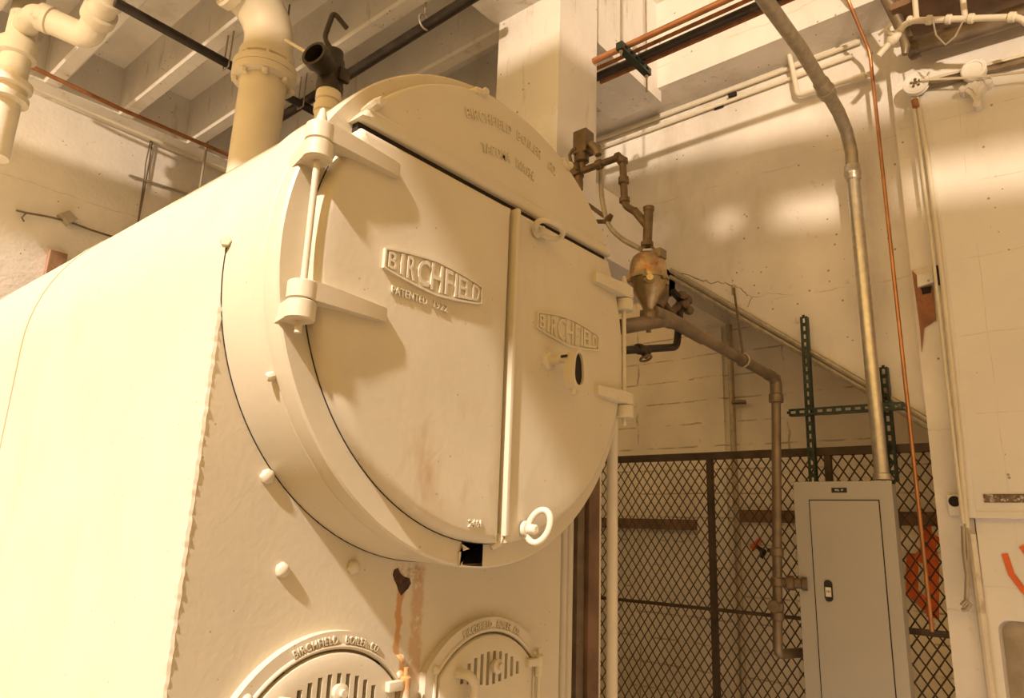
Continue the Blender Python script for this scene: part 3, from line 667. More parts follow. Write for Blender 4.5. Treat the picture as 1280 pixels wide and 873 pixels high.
# ------------------------------------------------------------------ along the top of the right wall
tag(obj('pale_conduit', cyl(B(), (4.375, 3.0, 4.745), (4.375, .95, 4.745), .016, 10), M['creampipe'], None, True), 'upper thin pale conduit under the spandrel beam', 'conduit', 'pale conduits on the right wall')
bm = cyl(B(), (4.375, 3.0, 4.665), (4.375, 1.0, 4.665), .013, 10); tag(obj('pale_conduit', bm, M['creampipe'], None, True), 'lower thin pale conduit along top of the plaster wall', 'conduit', 'pale conduits on the right wall')
t = thing('cream_pipe', (4.34, 1.3, 4.45), 'cream pipe bent down from the beam then along the wall', 'pipe')
bm = pipe(B(), [(4.30, 1.37, 4.80), (4.34, 1.365, 4.70), (4.34, 1.345, 4.49), (4.34, .90, 4.47)], .017, .04, 12); obj('run', bm, M['creampipe'], t, True)
bm = cyl(B(), (4.34, 1.0, 4.474), (4.34, .93, 4.471), .023, 12); obj('coupling', bm, M['creampipe'], t, True)
bm = sweep(B(), [(4.390, 1.945, 4.663), (4.390, 1.878, 4.662)], .018, 8); tag(obj('wall_plug', bm, M['dark'], None, True), 'lower black plug in the plaster wall under the conduits', 'plug', 'plugs in the right wall')
bm = sweep(B(), [(4.360, 1.821, 4.695), (4.360, 1.768, 4.693)], .018, 8); tag(obj('wall_plug', bm, M['dark'], None, True), 'upper black plug beside the pale conduit on the wall', 'plug', 'plugs in the right wall')

# ------------------------------------------------------------------ big conduit, strut frame and panel
t = thing('electrical_panel', (4.28, 1.215, .45), 'tall grey flush electrical panel in front of the mesh fence', 'panel')
bm = B(); box(bm, (4.205, .975, .45), (4.335, 1.460, 1.965)); obj('panel_box', bm, M['panel'], t)
bm = B(); box(bm, (4.192, .962, .44), (4.206, 1.472, 1.977), .003); cov = obj('cover', bm, M['panel'], t)
ya, yb2, zd = (4.190, 1.384, 1.873)[1], (4.190, 1.031, 1.874)[1], (4.190, 1.384, 1.873)[2]
bm = B(); box(bm, (4.1895, yb2-.005, .60), (4.193, ya+.005, zd+.005)); obj('door_gap', bm, M['dark'], t)
bm = B(); box(bm, (4.186, yb2, .61), (4.195, ya, zd), .002); dd_ = obj('door', bm, M['panel'], t)
lc = (4.185, 1.313, 1.400)
bm = B(); prism(bm, [(lc[1]+.021*math.cos(a), lc[2]+(.034 if math.sin(a) > 0 else -.034)+.021*math.sin(a)) for a in [2*PI*i/32 for i in range(32)]], 4.179, 4.188, 'x'); la = obj('latch', bm, M['black'], dd_)
bm = B(); box(bm, (4.1775, lc[1]-.014, lc[2]-.030), (4.1795, lc[1]+.015, lc[2]+.018)); st = obj('latch_sticker', bm, M['sticker'], dd_)
pc = (4.190, 1.224, 1.929)
bm = B(); box(bm, (4.188, pc[1]-.040, pc[2]-.013), (4.193, pc[1]+.040, pc[2]+.013), .002); pl = obj('name_tag', bm, M['black'], t)

def side_text(text, size, x, y, z, parent, m_):
    """lettering on a wall facing -x"""
    lb_ = letters(text, size, .0012, .0003)
    for v in lb_.verts: v.co = Vector((x + v.co.y, y - v.co.x, z + v.co.z))
    return obj('lettering', lb_, m_, parent)
o = side_text('PNL  1P', .009, 4.188, pc[1], pc[2]-.004, t, M['white'])
o = side_text('121', .011, 4.1776, lc[1], lc[2]-.008, dd_, M['dark'])

t = thing('conduit', (4.2, 1.0, 1.97), 'large silver conduit bending down from ceiling into grey panel', 'conduit')
top = [(1.9, 1.0, 4.60), (2.841, 1.0, 4.10), (3.315, 1.0, 4.085), (3.70, 1.0, 4.03)]
P0 = Vector((4.250, 1.017, 1.986)); P1 = Vector((4.250, 1.031, 3.788))
bm = B(); sweep(bm, [P0, P1], .037, 20); obj('straight_length', bm, M['galv'], t, True)
Yb = P1.y
bpts = [P1, P1+Vector((0,0,.08)), Vector((4.215, Yb, P1.z+.20)), Vector((4.10, Yb, P1.z+.31)), Vector((3.93, Yb, P1.z+.385)), Vector((3.72, Yb, P1.z+.43))]
bpts = [Vector(q) for q in (P1, (4.255, 1.030, 3.939), (4.187, 1.030, 4.046), (4.048, 1.030, 4.105), (3.822, 1.030, 4.128))]
bm = B(); sweep(bm, bpts, .0365, 20); obj('bend', bm, M['galv_dull'], t, True)
d = (P1-P0).normalized(); bm = B(); lathe(bm, P1-d*.04, d, [(0,.040),(.008,.045),(.03,.045),(.034,.048),(.06,.048),(.064,.045),(.095,.045),(.10,.038)], 20); obj('coupling', bm, M['galv'], t, True)
q = bpts[-1]; up2 = [q, Vector((3.417, 1.030, 4.162)), Vector((2.898, 1.030, 4.140)), Vector((2.445, 1.030, 4.132))]
bm = B(); sweep(bm, up2, .0365, 20); obj('upper_length', bm, M['galv_dull'], t, True)
d = (up2[1]-q).normalized(); bm = B(); lathe(bm, q-d*.06, d, [(0,.040),(.008,.046),(.055,.046),(.058,.05),(.07,.05),(.075,.044),(.14,.044),(.15,.038)], 20); obj('coupling', bm, M['galv_dull'], t, True)
bm = lathe(B(), P0-Vector((0,0,.0)), (0,0,1), [(0,.046),(.03,.046),(.035,.04)], 20); obj('coupling', bm, M['galv'], t, True)

def strut(name, a, b, wdir, fdir, label, wd=.041, dp=.041, pitch=.05):
    """slotted C channel from a to b; wdir = width direction, fdir = the way its slotted web faces"""
    a, b = Vector(a), Vector(b); d = (b-a).normalized(); wv = Vector(wdir).normalized(); fv = Vector(fdir).normalized(); L_ = (b-a).length
    bm = B()
    def slab(w0, w1, f0, f1):
        vs = [bm.verts.new(a + d*(L_*s) + wv*w_ + fv*f_) for s in (0, 1) for w_ in (w0, w1) for f_ in (f0, f1)]
        for f in ((0,1,3,2), (4,6,7,5), (0,4,5,1), (2,3,7,6), (0,2,6,4), (1,5,7,3)): bm.faces.new([vs[i] for i in f])
    h = wd/2
    slab(-h, -h+.004, -dp, 0); slab(h-.004, h, -dp, 0)
    slab(-h+.004, -.008, -.004, -.0005); slab(.008, h-.004, -.004, -.0005)
    n = int(L_/pitch)
    for k in range(n+1):                                                # webs between the slots
        s0 = a + d*(k*L_/(n+.0001)); s1 = .011
        vs = [bm.verts.new(s0 + d*e + wv*w_ + fv*f_) for e in (-s1, s1) for w_ in (-.008, .008) for f_ in (-.004, -.0005)]
        for f in ((0,1,3,2), (4,6,7,5), (0,4,5,1), (2,3,7,6), (0,2,6,4), (1,5,7,3)): bm.faces.new([vs[i] for i in f])
    return tag(obj(name, bm, M['strut']), label, 'strut', 'strut channels around the panel')
strut('strut_channel', (4.300, 1.389, 2.973), (4.30, (4.300, 1.398, 1.817)[1], 1.97), (0,1,0), (-1,0,0), 'upright dark green slotted strut channel above the grey panel')
strut('strut_channel', (4.255, 1.494, 2.386), (4.255, 0.884, 2.379), (0,0,1), (-1,0,0), 'horizontal dark green slotted strut channel behind the conduit')
strut('strut_channel', (4.345, .985, 1.98), (4.345, .985, 2.62), (0,1,0), (-1,0,0), 'dark strut channel standing close behind the silver conduit')
tag(obj('copper_tube', sweep(B(), fillet([(4.050, 0.938, 4.890), (4.080, 0.924, 4.818), (4.270, 0.880, 4.575), (4.300, 0.884, 4.397), (4.300, 0.863, 1.236)], .05), .0105, 10), M['copper'], None, True), 'thin copper tube running down right of the silver conduit', 'pipe')

# ------------------------------------------------------------------ mesh fence in the stair opening
XF = 4.44
t = thing('mesh_fence', (XF, 1.6, 0), 'dark steel mesh fence filling opening below the stair', 'fence')
bm = B(); box(bm, (XF-.025, .80, (4.440, 1.063, 2.148)[2]), (XF+.025, 3.1, (4.440, 1.059, 2.193)[2])); obj('top_rail', bm, M['rail'], t)
for y in ((4.440, 2.088, 1.519)[1], (4.440, 1.347, 2.052)[1]):
    bm = B(); box(bm, (XF-.018, y-.018, 0), (XF+.018, y+.018, (4.440, 1.062, 2.157)[2])); obj('post', bm, M['rail'], t)
zm1, zm2 = (4.440, 2.955, 1.221), (4.440, 1.563, 1.222)
bm = B(); sweep(bm, [(XF-.01, 3.1, (zm1[2]+zm2[2])/2), (XF-.01, .80, (zm1[2]+zm2[2])/2)], .011, 8); obj('mid_rail', bm, M['rail'], t)
bm = B(); z0, z1, ya_, yb_ = .55, (4.440, 1.062, 2.157)[2], .80, 3.0; sl = 1.45; step = .060
def clipseg(y0, s):
    pts = []
    y = y0
    pa = [y0, z0]; pb = [y0 + s*(z1-z0)/sl, z1]
    (ya1, za1), (yb1, zb1) = (pa, pb)
    for lim in (ya_, yb_):
        pass
    t0, t1 = 0.0, 1.0; dy = yb1-ya1
    for lo, hi in (((ya_-ya1)/dy, (yb_-ya1)/dy),):
        lo, hi = min(lo, hi), max(lo, hi); t0, t1 = max(t0, lo), min(t1, hi)
    if t1-t0 < .005: return None
    return (ya1+dy*t0, z0+(z1-z0)*t0), (ya1+dy*t1, z0+(z1-z0)*t1)
k = int(((yb_-ya_) + (z1-z0)/sl)/step) + 2
for i in range(k):
    for s, start in ((1, ya_ - (z1-z0)/sl + i*step), (-1, ya_ + i*step)):
        sg = clipseg(start, s)
        if sg: sweep(bm, [(XF+.004*s, sg[0][0], sg[0][1]), (XF+.004*s, sg[1][0], sg[1][1])], .0041, 4)
o = obj('mesh_infill', bm, M['rail'], t); 
# things seen through and above the fence
t = thing('drain_line', (5.44, 1.86, 0), 'grey vertical pipe on the recessed board wall', 'pipe')
bm = B(); cyl(bm, (5.44, (5.440, 2.354, 2.859)[1], 0), (5.44, (5.440, 2.354, 2.859)[1], 3.35), .024, 14); obj('run', bm, M['galv_dull'], t, True)
bm = B(); cyl(bm, (5.420, 2.345, 2.705), (5.420, 2.234, 2.696), .018, 10); obj('stub', bm, M['oldsteel'], t, True)
bm = B(); box(bm, (5.45, (5.450, 2.696, 1.776)[1], (5.450, 3.056, 1.737)[2]-.03), (5.5, 3.9, (5.450, 3.055, 1.769)[2]+.02)); tag(obj('wall_plank', bm, M['stainwood']), 'dark horizontal plank behind fence, left of the recess pilaster', 'plank', 'planks on the recess wall')
bm = B(); box(bm, (5.45, -.3, (5.450, 2.112, 1.829)[2]-.05), (5.5, (5.450, 2.342, 1.825)[1], (5.450, 2.112, 1.829)[2]+.04)); tag(obj('wall_plank', bm, M['stainwood']), 'dark horizontal plank behind fence, right of the recess pilaster', 'plank', 'planks on the recess wall')
def spray(name, strokes, x, r, label, m_=None, cat='graffiti'):
    bm = B(); kk = 0
    for st_ in strokes:
        P = [Vector((x, p[1], p[2])) for p in st_]
        for a, b in zip(P, P[1:]):
            kk += 1; a = a - Vector((.0006*kk,0,0)); b = b - Vector((.0006*kk,0,0))
            d = (b-a).normalized(); n_ = Vector((0, -d.z, d.y))*r
            q = [a-n_-d*r*.4, a+n_-d*r*.4, b+n_+d*r*.4, b-n_+d*r*.4]
            A = [bm.verts.new(v_) for v_ in q]; C_ = [bm.verts.new(v_+Vector((.0004,0,0))) for v_ in q]
            bm.faces.new(A); bm.faces.new(C_[::-1])
            for i in range(4): bm.faces.new((A[i], C_[i], C_[(i+1) % 4], A[(i+1) % 4]))
    return tag(obj(name, bm, m_ or M['spray']), label, cat)
spray('graffiti', [[(5.490, 1.175, 1.586), (5.490, 1.196, 1.358), (5.490, 1.091, 1.244)], [(5.490, 1.086, 1.794), (5.490, 1.056, 1.567), (5.490, 1.089, 1.220)], [(5.490, 1.130, 1.563), (5.490, 1.033, 1.709)]], 5.494, .036, 'red sprayed graffiti on wall behind the fence, right of panel')
spray('graffiti', [[(5.490, 2.263, 1.586), (5.490, 2.198, 1.647)]], 5.494, .022, 'small red sprayed mark on wall behind fence, left of panel')
spray('graffiti', [[(5.490, 2.225, 1.599), (5.490, 2.165, 1.567), (5.490, 2.192, 1.525)], [(5.490, 2.140, 1.579), (5.490, 2.105, 1.569)]], 5.4935, .014, 'small black sprayed marks on the wall behind the fence', M['dark'])
bm = B(); box(bm, (4.40, (4.420, 0.774, 1.218)[1], (4.420, 0.888, 1.217)[2]-.015), (4.44, (4.420, 0.990, 1.194)[1], (4.420, 0.888, 1.217)[2]+.015)); tag(obj('iron_bar', bm, M['rail']), 'short brown iron bar across the fence at foot of copper tube', 'bar')

# ------------------------------------------------------------------ steam trap group between boiler and wall
t = thing('vacuum_controller', (2.85, 2.03, 3.4), 'brown boxy pressure control on pipe manifold beside the column', 'control')
def px(p, x=2.85): return p
bm = B(); a = (2.850, 2.057, 3.752); b = (2.850, 1.972, 3.617); box(bm, (2.82, a[1], a[2]), (2.90, b[1], b[2]), .006); obj('control_box', bm, M['fit'], t)
bm = B(); c = Vector((2.850, 2.013, 3.622)); lathe(bm, c, (0,0,-1), [(0,.03),(.02,.036),(.05,.036),(.06,.02),(.10,.018)], 16); obj('bellows', bm, M['fit'], t, True)
bm = B(); sweep(bm, [(2.820, 2.064, 3.573), (2.820, 2.076, 3.620), (2.820, 2.055, 3.646), (2.820, 2.034, 3.644)], .009, 8); sweep(bm, [(2.820, 2.064, 3.573), (2.820, 2.038, 3.546), (2.820, 2.022, 3.517)], .009, 8); obj('siphon_loop', bm, M['fit'], t, True)
bm = B(); sweep(bm, [(2.850, 1.962, 3.661), (2.850, 1.921, 3.619), (2.850, 1.911, 3.578)], [.02,.028,.018], 10); obj('lever_arm', bm, M['oldsteel'], t, True)
bm = B(); sweep(bm, [(2.850, 2.051, 3.716), (2.850, 2.044, 3.594), (2.850, 2.036, 3.450), (2.850, 2.020, 3.408)], [.016,.018,.026,.012], 12); sweep(bm, [(2.850, 2.059, 3.542), (2.850, 2.042, 3.490)], .036, 12); obj('manifold', bm, M['fit'], t, True)
p = [Vector(q) for q in ((2.850, 2.043, 3.518), (2.850, 1.764, 3.524), (2.850, 1.751, 3.245), (2.850, 1.691, 3.194))]
t = thing('return_pipe', p[0], 'brown iron pipe stepping down from the control to the trap', 'pipe')
bm = pipe(B(), p, .0185, .035, 14); obj('run', bm, M['fit'], t, True)
for a, b in ((p[0].lerp(p[1], .42), p[0].lerp(p[1], .56)), (p[1].lerp(p[2], .42), p[1].lerp(p[2], .58)), (p[1].lerp(p[2],.05), p[1].lerp(p[2],.16)), (p[0].lerp(p[1],.86), p[0].lerp(p[1],.96)), (p[1].lerp(p[2],.84), p[1].lerp(p[2],.95))):
    d = (b-a); bm = B(); lathe(bm, a, d, [(0,.021),(d.length*.15,.027),(d.length*.85,.027),(d.length,.021)], 14)
    obj('coupling', bm, M['fit'], t, True)
bm = B(); a, b = Vector((2.850, 1.696, 3.204)), Vector((2.850, 1.621, 3.096)); sweep(bm, [a, b], .020, 12); sweep(bm, [(2.850, 1.616, 3.186), (2.850, 1.626, 3.010)], .0225, 14); lathe(bm, (2.850, 1.616, 3.178), (0,0,1), [(0,.026),(.02,.028),(.025,.02)], 12); lathe(bm, Vector((2.850, 1.627, 2.998)), (0,0,1), [(0,.03),(.02,.03),(.024,.024)], 12); obj('wye_fitting', bm, M['fit'], t, True)

TB = Vector((2.850, 1.624, 2.834))
t = thing('steam_trap', TB, 'rust streaked pear shaped bronze steam trap beside the boiler', 'trap')
bm = lathe(B(), (TB.x, TB.y, TB.z-.165), (0,0,1), [(0,.022),(.03,.034),(.06,.052),(.10,.072),(.14,.086),(.155,.088)], 28); obj('bowl', bm, M['bronze'], t, True)
bm = lathe(B(), (TB.x, TB.y, TB.z-.006), (0,0,1), [(0,.088),(.03,.089),(.08,.084),(.11,.072),(.125,.055),(.13,.035)], 28); obj('lid', bm, M['lid'], t, True)
bm = lathe(B(), (TB.x, TB.y, TB.z-.014), (0,0,1), [(0,.089),(.002,.096),(.016,.096),(.018,.089)], 28); obj('flange', bm, M['bronze'], t, True)
for k in range(6):
    a = 2*PI*k/6+.35; bm = lathe(B(), (TB.x+.094*math.cos(a), TB.y+.094*math.sin(a), TB.z-.026), (0,0,1), [(0,.011),(.012,.012),(.03,.012),(.042,.009)], 6); obj('bolt', bm, M['bronze'], t)
bm = B(); vd = Vector((-.8, -.55, 0)).normalized(); lathe(bm, TB+vd*.07+Vector((0,0,-.03)), vd, [(0,.026),(.02,.026),(.024,.016),(.034,.016)], 16); obj('boss', bm, M['bronze'], t, True)
bm = B()
for sgn in (-1, 1):
    s_ = Vector((.55*sgn, -.8*sgn, 0)); c = Vector((TB.x, TB.y, TB.z+.12)); sweep(bm, [c + s_*.035, c + s_*.03 + Vector((0,0,.03)), c + s_*.006 + Vector((0,0,.06))], .007, 6)
box(bm, (TB.x-.03, TB.y-.085, TB.z+.085), (TB.x+.03, TB.y-.045, TB.z+.13), .004)
obj('yoke', bm, M['oldsteel'], t)
bm = B(); b0 = Vector((TB.x, TB.y, TB.z-.165)); box(bm, b0+Vector((-.03,-.03,-.045)), b0+Vector((.03,.03,.005)), .005); lathe(bm, b0+vd*.02+Vector((0,0,-.03)), vd, [(0,.02),(.02,.024),(.024,.012),(.03,.012)], 12); cyl(bm, b0+Vector((0,0,-.04)), b0+Vector((0,0,-.10)), .012, 10); obj('outlet_block', bm, M['oldsteel'], t, True)
# drain pipe running to the fence and down to the panel side
t = thing('drain_pipe', (4.15, 1.55, 1.0), 'brown drain pipe sloping away from the trap then dropping beside the panel', 'pipe')
E0, E1, E2 = Vector((2.602, 1.620, 2.533)), Vector((3.089, 1.620, 2.679)), Vector((4.150, 1.520, 2.573))
E3 = Vector((4.150, 1.590, 1.102)); E4 = Vector((4.150, 1.536, 1.060)); E5 = Vector((4.385, E3.y-.09, E3.z-.05)); E6 = E5 + Vector((0,-.22,0))
bm = B(); sweep(bm, [Vector((2.60, 1.62, E0.z)), Vector((E1.x-.06, 1.62, E1.z-.005))], .034, 16); sweep(bm, [Vector((E1.x-.22,1.62,E1.z-.012)), Vector((E1.x-.03,1.62,E1.z-.004))], .041, 16); obj('header', bm, M['oldsteel'], t, True)
bm = B(); sweep(bm, fillet([Vector((E1.x-.08,1.62,E1.z-.006)), E1, E1.lerp(E2,.25)], .06), .036, 16); sweep(bm, [E1.lerp(E2,.1), E2], .030, 16); obj('sloping_run', bm, M['oldsteel'], t, True)
bm = B(); d = (E2-E1).normalized(); sweep(bm, fillet([E2-d*.10, E2, E2.lerp(E3, .07)], .055, 8), .034, 16); lathe(bm, E2.lerp(E3, .06), E3-E2, [(0,.034),(.005,.041),(.05,.041),(.055,.03)], 16); obj('elbow', bm, M['oldsteel'], t, True)
bm = B(); sweep(bm, [E2.lerp(E3, .03), E3], .026, 16); obj('drop', bm, M['oldsteel'], t, True)
for z in (.12, .17, .30, .46):
    q = E3.lerp(E2, z/(E2.z-E3.z)); bm = lathe(B(), q, (0,0,1), [(0,.028),(.008,.036),(.045,.036),(.053,.028)], 14)
    obj('coupling', bm, M['oldsteel'], t, True)
bm = B(); q = E3+Vector((0,0,.20)); lathe(bm, q+Vector((-.02,-.0,0)), (-1,-.3,0), [(0,.032),(.02,.034),(.03,.018),(.06,.018),(.062,.03),(.074,.03)], 14); obj('valve', bm, M['fit'], t, True)
bm = B(); q = E3+Vector((0,0,.325)); lathe(bm, q, (.25,-1,0), [(0,.026),(.06,.028),(.065,.04),(.10,.04),(.105,.028),(.14,.028),(.145,.036),(.17,.036)], 14); obj('side_valve', bm, M['fit'], t, True)
bm = B(); sweep(bm, fillet([E3+Vector((0,0,.02)), E3+Vector((0,0,-.05)), E5, E6], .06), .026, 14); obj('foot', bm, M['oldsteel'], t, True)
# bypass pipe with small valve
p = [Vector(q) for q in ((2.626, 1.660, 2.424), (3.193, 1.660, 2.577), (3.248, 1.660, 2.842))]
t = thing('bypass_pipe', p[1], 'thin black bypass pipe with globe valve below the trap', 'pipe')
bm = pipe(B(), [Vector((2.58, p[0].y, p[0].z)), p[1], p[2], p[2]+Vector((-.12,-.02,.005))], .0185, .04, 12); obj('run', bm, M['iron'], t, True)
bm = B(); q = p[0].lerp(p[1], .40); lathe(bm, q-Vector((.05,0,0)), (1,0,.08), [(0,.022),(.02,.027),(.05,.024),(.08,.027),(.10,.022)], 12); lathe(bm, q, (-.3,-.6,-.75), [(0,.018),(.035,.014),(.05,.012)], 10); vv = obj('valve', bm, M['iron'], t, True)
o = loop(q+Vector((-.02,-.03,-.045)), (1,0,0), (0,1,-.4), .026, .026, .006, vv, 'hand_wheel'); o.data.materials.clear(); o.data.materials.append(M['fit'])
bm = B(); q = p[2]
for dx, dz in ((.02,.0),(-.02,-.03),(.03,-.05),(-.04,.01)): lathe(bm, q+Vector((dx,-.02,dz-.02)), (.2,-.3,1), [(0,.018),(.01,.026),(.03,.026),(.04,.018)], 10)
obj('union', bm, M['fit'], t, True)
bm = B(); sweep(bm, [(3.036, 1.660, 2.784), (3.133, 1.660, 2.739), (3.311, 1.660, 2.873)], .022, 10); sweep(bm, [(3.090, 1.660, 2.926), (3.077, 1.660, 2.808), (3.003, 1.660, 2.734)], [.015,.022,.026], 10); obj('strainer', bm, M['fit'], t, True)
# flexible conduit from control to trap and small gauge cock
bm = sweep(B(), fillet([(2.950, 1.962, 3.554), (2.950, 1.955, 3.374), (2.950, 1.914, 3.212), (2.950, 1.827, 3.114), (2.950, 1.725, 3.042)], .12), .0135, 10); tag(obj('flexible_conduit', bm, M['galv_dull'], None, True), 'grey flexible conduit looping down to the bronze trap', 'conduit')
bm = B(); sweep(bm, [(2.950, 2.042, 3.371), (2.950, 1.915, 3.253)], .011, 8); lathe(bm, (2.950, 1.934, 3.231), (0,-.6,.6), [(0,.014),(.03,.02),(.06,.012)], 10); sweep(bm, [(2.950, 1.985, 3.257), (2.950, 1.905, 3.236)], .012, 8); tag(obj('gauge_cock', bm, M['fit'], None, True), 'small dark cock on a thin pipe right of the crown', 'valve')
# hanger rod carrying the drain pipe
t = thing('pipe_hanger', (3.800, 1.591, 2.645), 'thin rusty rod from plaster wall carrying the sloping drain pipe', 'hanger')
hz = Vector((3.831, 1.600, 2.648)); ht = Vector((4.40, (4.400, 1.856, 3.277)[1], (4.400, 1.856, 3.277)[2])); hp = E1.lerp(E2, .64)
bm = B(); sweep(bm, [ht+Vector((-.01,0,0)), hp+Vector((0,0,.035))], .007, 8); obj('rod', bm, M['fit'], t)
bm = B(); sweep(bm, [ht+Vector((-.015,0,.015)), ht+Vector((-.015,0,-.05))], .013, 8); obj('anchor', bm, M['hanger'], t)
dn = (E2-E1).normalized(); u_, v_ = frame(dn)
o = loop(hp, u_, v_, .037, .037, .006, t, 'ring'); o.data.materials.clear(); o.data.materials.append(M['hanger'])

# ------------------------------------------------------------------ pole, pipes and boards at the foot of the column
tag(obj('cream_pole', cyl(B(), (2.9, 1.853, 0), (2.9, 1.853, 2.25), .026, 18), M['creampipe'], None, True), 'plain cream painted pole standing between boiler and fence', 'pole')
for x, r, lb in (((2.860, 2.100, 0.992)[0], .022, 'left of two thin cream pipes at the column foot'), ((2.909, 2.100, 0.986)[0], .020, 'right of two thin cream pipes at the column foot')):
    tag(obj('cream_pipe', cyl(B(), (x, 2.10, 0), (x, 2.10, 2.2), r, 14), M['creampipe'], None, True), lb, 'pipe', 'thin pipes at the column foot')
bm = B(); box(bm, ((2.966, 2.100, 0.979)[0], 2.09, 0), ((3.025, 2.100, 0.972)[0], 2.145, 2.2), .004); tag(obj('stained_board', bm, M['oldsteel']), 'grey brown board standing against the column foot', 'board')
bm = B(); box(bm, ((3.031, 2.100, 0.971)[0], 2.07, 0), ((3.125, 2.100, 0.960)[0], 2.145, 2.2), .004); tag(obj('stained_board', bm, M['stainwood']), 'dark red brown board at right edge of the column foot', 'board')
bm = B(); box(bm, ((3.132, 2.100, 0.959)[0], 2.09, 0), ((3.160, 2.100, 0.955)[0]+.01, 2.145, 2.2), .003); tag(obj('white_strip', bm, M['creampipe']), 'narrow off white strip beside the red brown board', 'strip')

def crack(pts, x, r):
    bm = B(); out = []
    for a, b in zip(pts, pts[1:]):
        a, b = Vector(a), Vector(b)
        for k in range(4): 
            p_ = a.lerp(b, k/4); out.append(Vector((x, p_.y+random.uniform(-.008,.008), p_.z+random.uniform(-.010,.010))))
    out.append(Vector((x, pts[-1][1], pts[-1][2])))
    sweep(bm, out, [r*random.uniform(.5,1.2) for _ in out], 4); return bm
for pts, r in (([(4.400, 2.325, 3.502), (4.400, 2.129, 3.407), (4.400, 2.036, 3.347), (4.400, 1.938, 3.333), (4.400, 1.839, 3.285)], .0035), ([(4.400, 1.839, 3.285), (4.400, 1.791, 3.231), (4.400, 1.744, 3.189), (4.400, 1.774, 3.128)], .0025), ([(4.400, 1.739, 3.188), (4.400, 1.607, 3.196), (4.400, 1.506, 3.166)], .0018)):
    obj('crack', crack(pts, 4.4005, r), M['wire'], wall_r)
# ------------------------------------------------------------------ sliding fire door on the right
XD = 4.28
t = thing('fire_door', (XD, 0, .4), 'white sheet clad sliding fire door at right edge', 'door')
yl = .645
za, zb3 = (4.280, 0.642, 4.190), (4.280, 0.120, 4.104)
bm = B(); prism(bm, [(yl, 1.80), (yl, za[2]+.02), (-1.6, za[2]-.02), (-1.6, 1.80)], XD, XD+.05, 'x'); leaf = obj('leaf', bm, M['door'], t)
bm = B(); box(bm, (XD-.006, yl-.035, 1.80), (XD, yl, za[2]-.02)); obj('edge_strip', bm, M['door'], t)
bm = B(); box(bm, (XD-.004, yl-1.0, 1.795), (XD+.055, yl, 1.825)); obj('bottom_strip', bm, M['door'], t)
a = (4.280, 0.683, 3.152); b = (4.280, 0.632, 3.039)
bm = B(); box(bm, (XD-.012, b[1], b[2]), (XD+.004, a[1]-.02, a[2]), .003); lp = obj('latch_plate', bm, M['door'], t)
bm = B(); box(bm, (XD-.016, a[1]-.045, b[2]-.02), (XD-.008, a[1]-.005, a[2]-.02)); obj('latch_slot', bm, M['dark'], lp)
a = (4.280, 0.572, 1.911); b = (4.280, 0.379, 1.865)
bm = B(); box(bm, (XD-.004, b[1], b[2]+.005), (XD+.002, a[1], a[2])); obj('worn_slot', bm, mat('worn_slot', (.16,.115,.07), .8, 0, .5, 30, 0, 60, 1.0, (.62,.54,.42), 40, .52), t)
a = (4.310, 0.736, 1.909); b = (4.310, 0.676, 1.806)
bm = B(); box(bm, (4.312, b[1], b[2]), (4.334, a[1], a[2]), .004); t2 = thing('floor_stay_plate', (4.32, a[1], b[2]), 'square pale plate with round hole on jamb at foot of door', 'plate'); obj('plate', bm, M['door'], t2)
c = (4.310, 0.708, 1.877); bm = lathe(B(), (4.3115, c[1]-.004, c[2]+.0), (-1,0,0), [(0,.027),(.002,.027)], 18); obj('hole', bm, M['dark'], t2)
# lower wall below the door leaf with a recessed scoop
t = thing('lower_panel', (4.32, 0, .2), 'off white lower panel under the fire door with dark scooped recess', 'panel')
bm = B(); box(bm, (4.325, -1.6, 0), (4.398, .625, 1.80)); lp_ = obj('sheet', bm, M['door'], t)
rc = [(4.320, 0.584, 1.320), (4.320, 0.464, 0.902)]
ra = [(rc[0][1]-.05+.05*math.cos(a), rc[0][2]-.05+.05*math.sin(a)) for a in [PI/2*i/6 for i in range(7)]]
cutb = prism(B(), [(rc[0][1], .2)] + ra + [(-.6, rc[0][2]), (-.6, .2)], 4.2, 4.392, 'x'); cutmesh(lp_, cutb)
bm = prism(B(), [(rc[0][1]-.008, .2)] + [(p_[0]-.008, p_[1]-.008) for p_ in ra] + [(-.6, rc[0][2]-.008), (-.6, .2)], 4.384, 4.394, 'x'); obj('recess', bm, mat('shaded_recess', (.40,.33,.23), .85, 0, .25, 8, .3, 30, .6, (.18,.13,.08), 9, .56), t)  # plate coloured darker to give the scoop its shade
bm = sweep(B(), [(4.310, 0.647, 1.717), (4.310, 0.639, 1.035), (4.310, 0.638, 0.872)], .02, 8); obj('edge_roll', bm, M['castpipe'], t, True)
spray('graffiti', [[(4.320, 0.518, 1.623), (4.320, 0.502, 1.535), (4.320, 0.463, 1.465), (4.320, 0.419, 1.418)], [(4.320, 0.443, 1.664), (4.320, 0.412, 1.606)]], 4.321, .014, 'orange sprayed stroke on the lower panel under fire door')
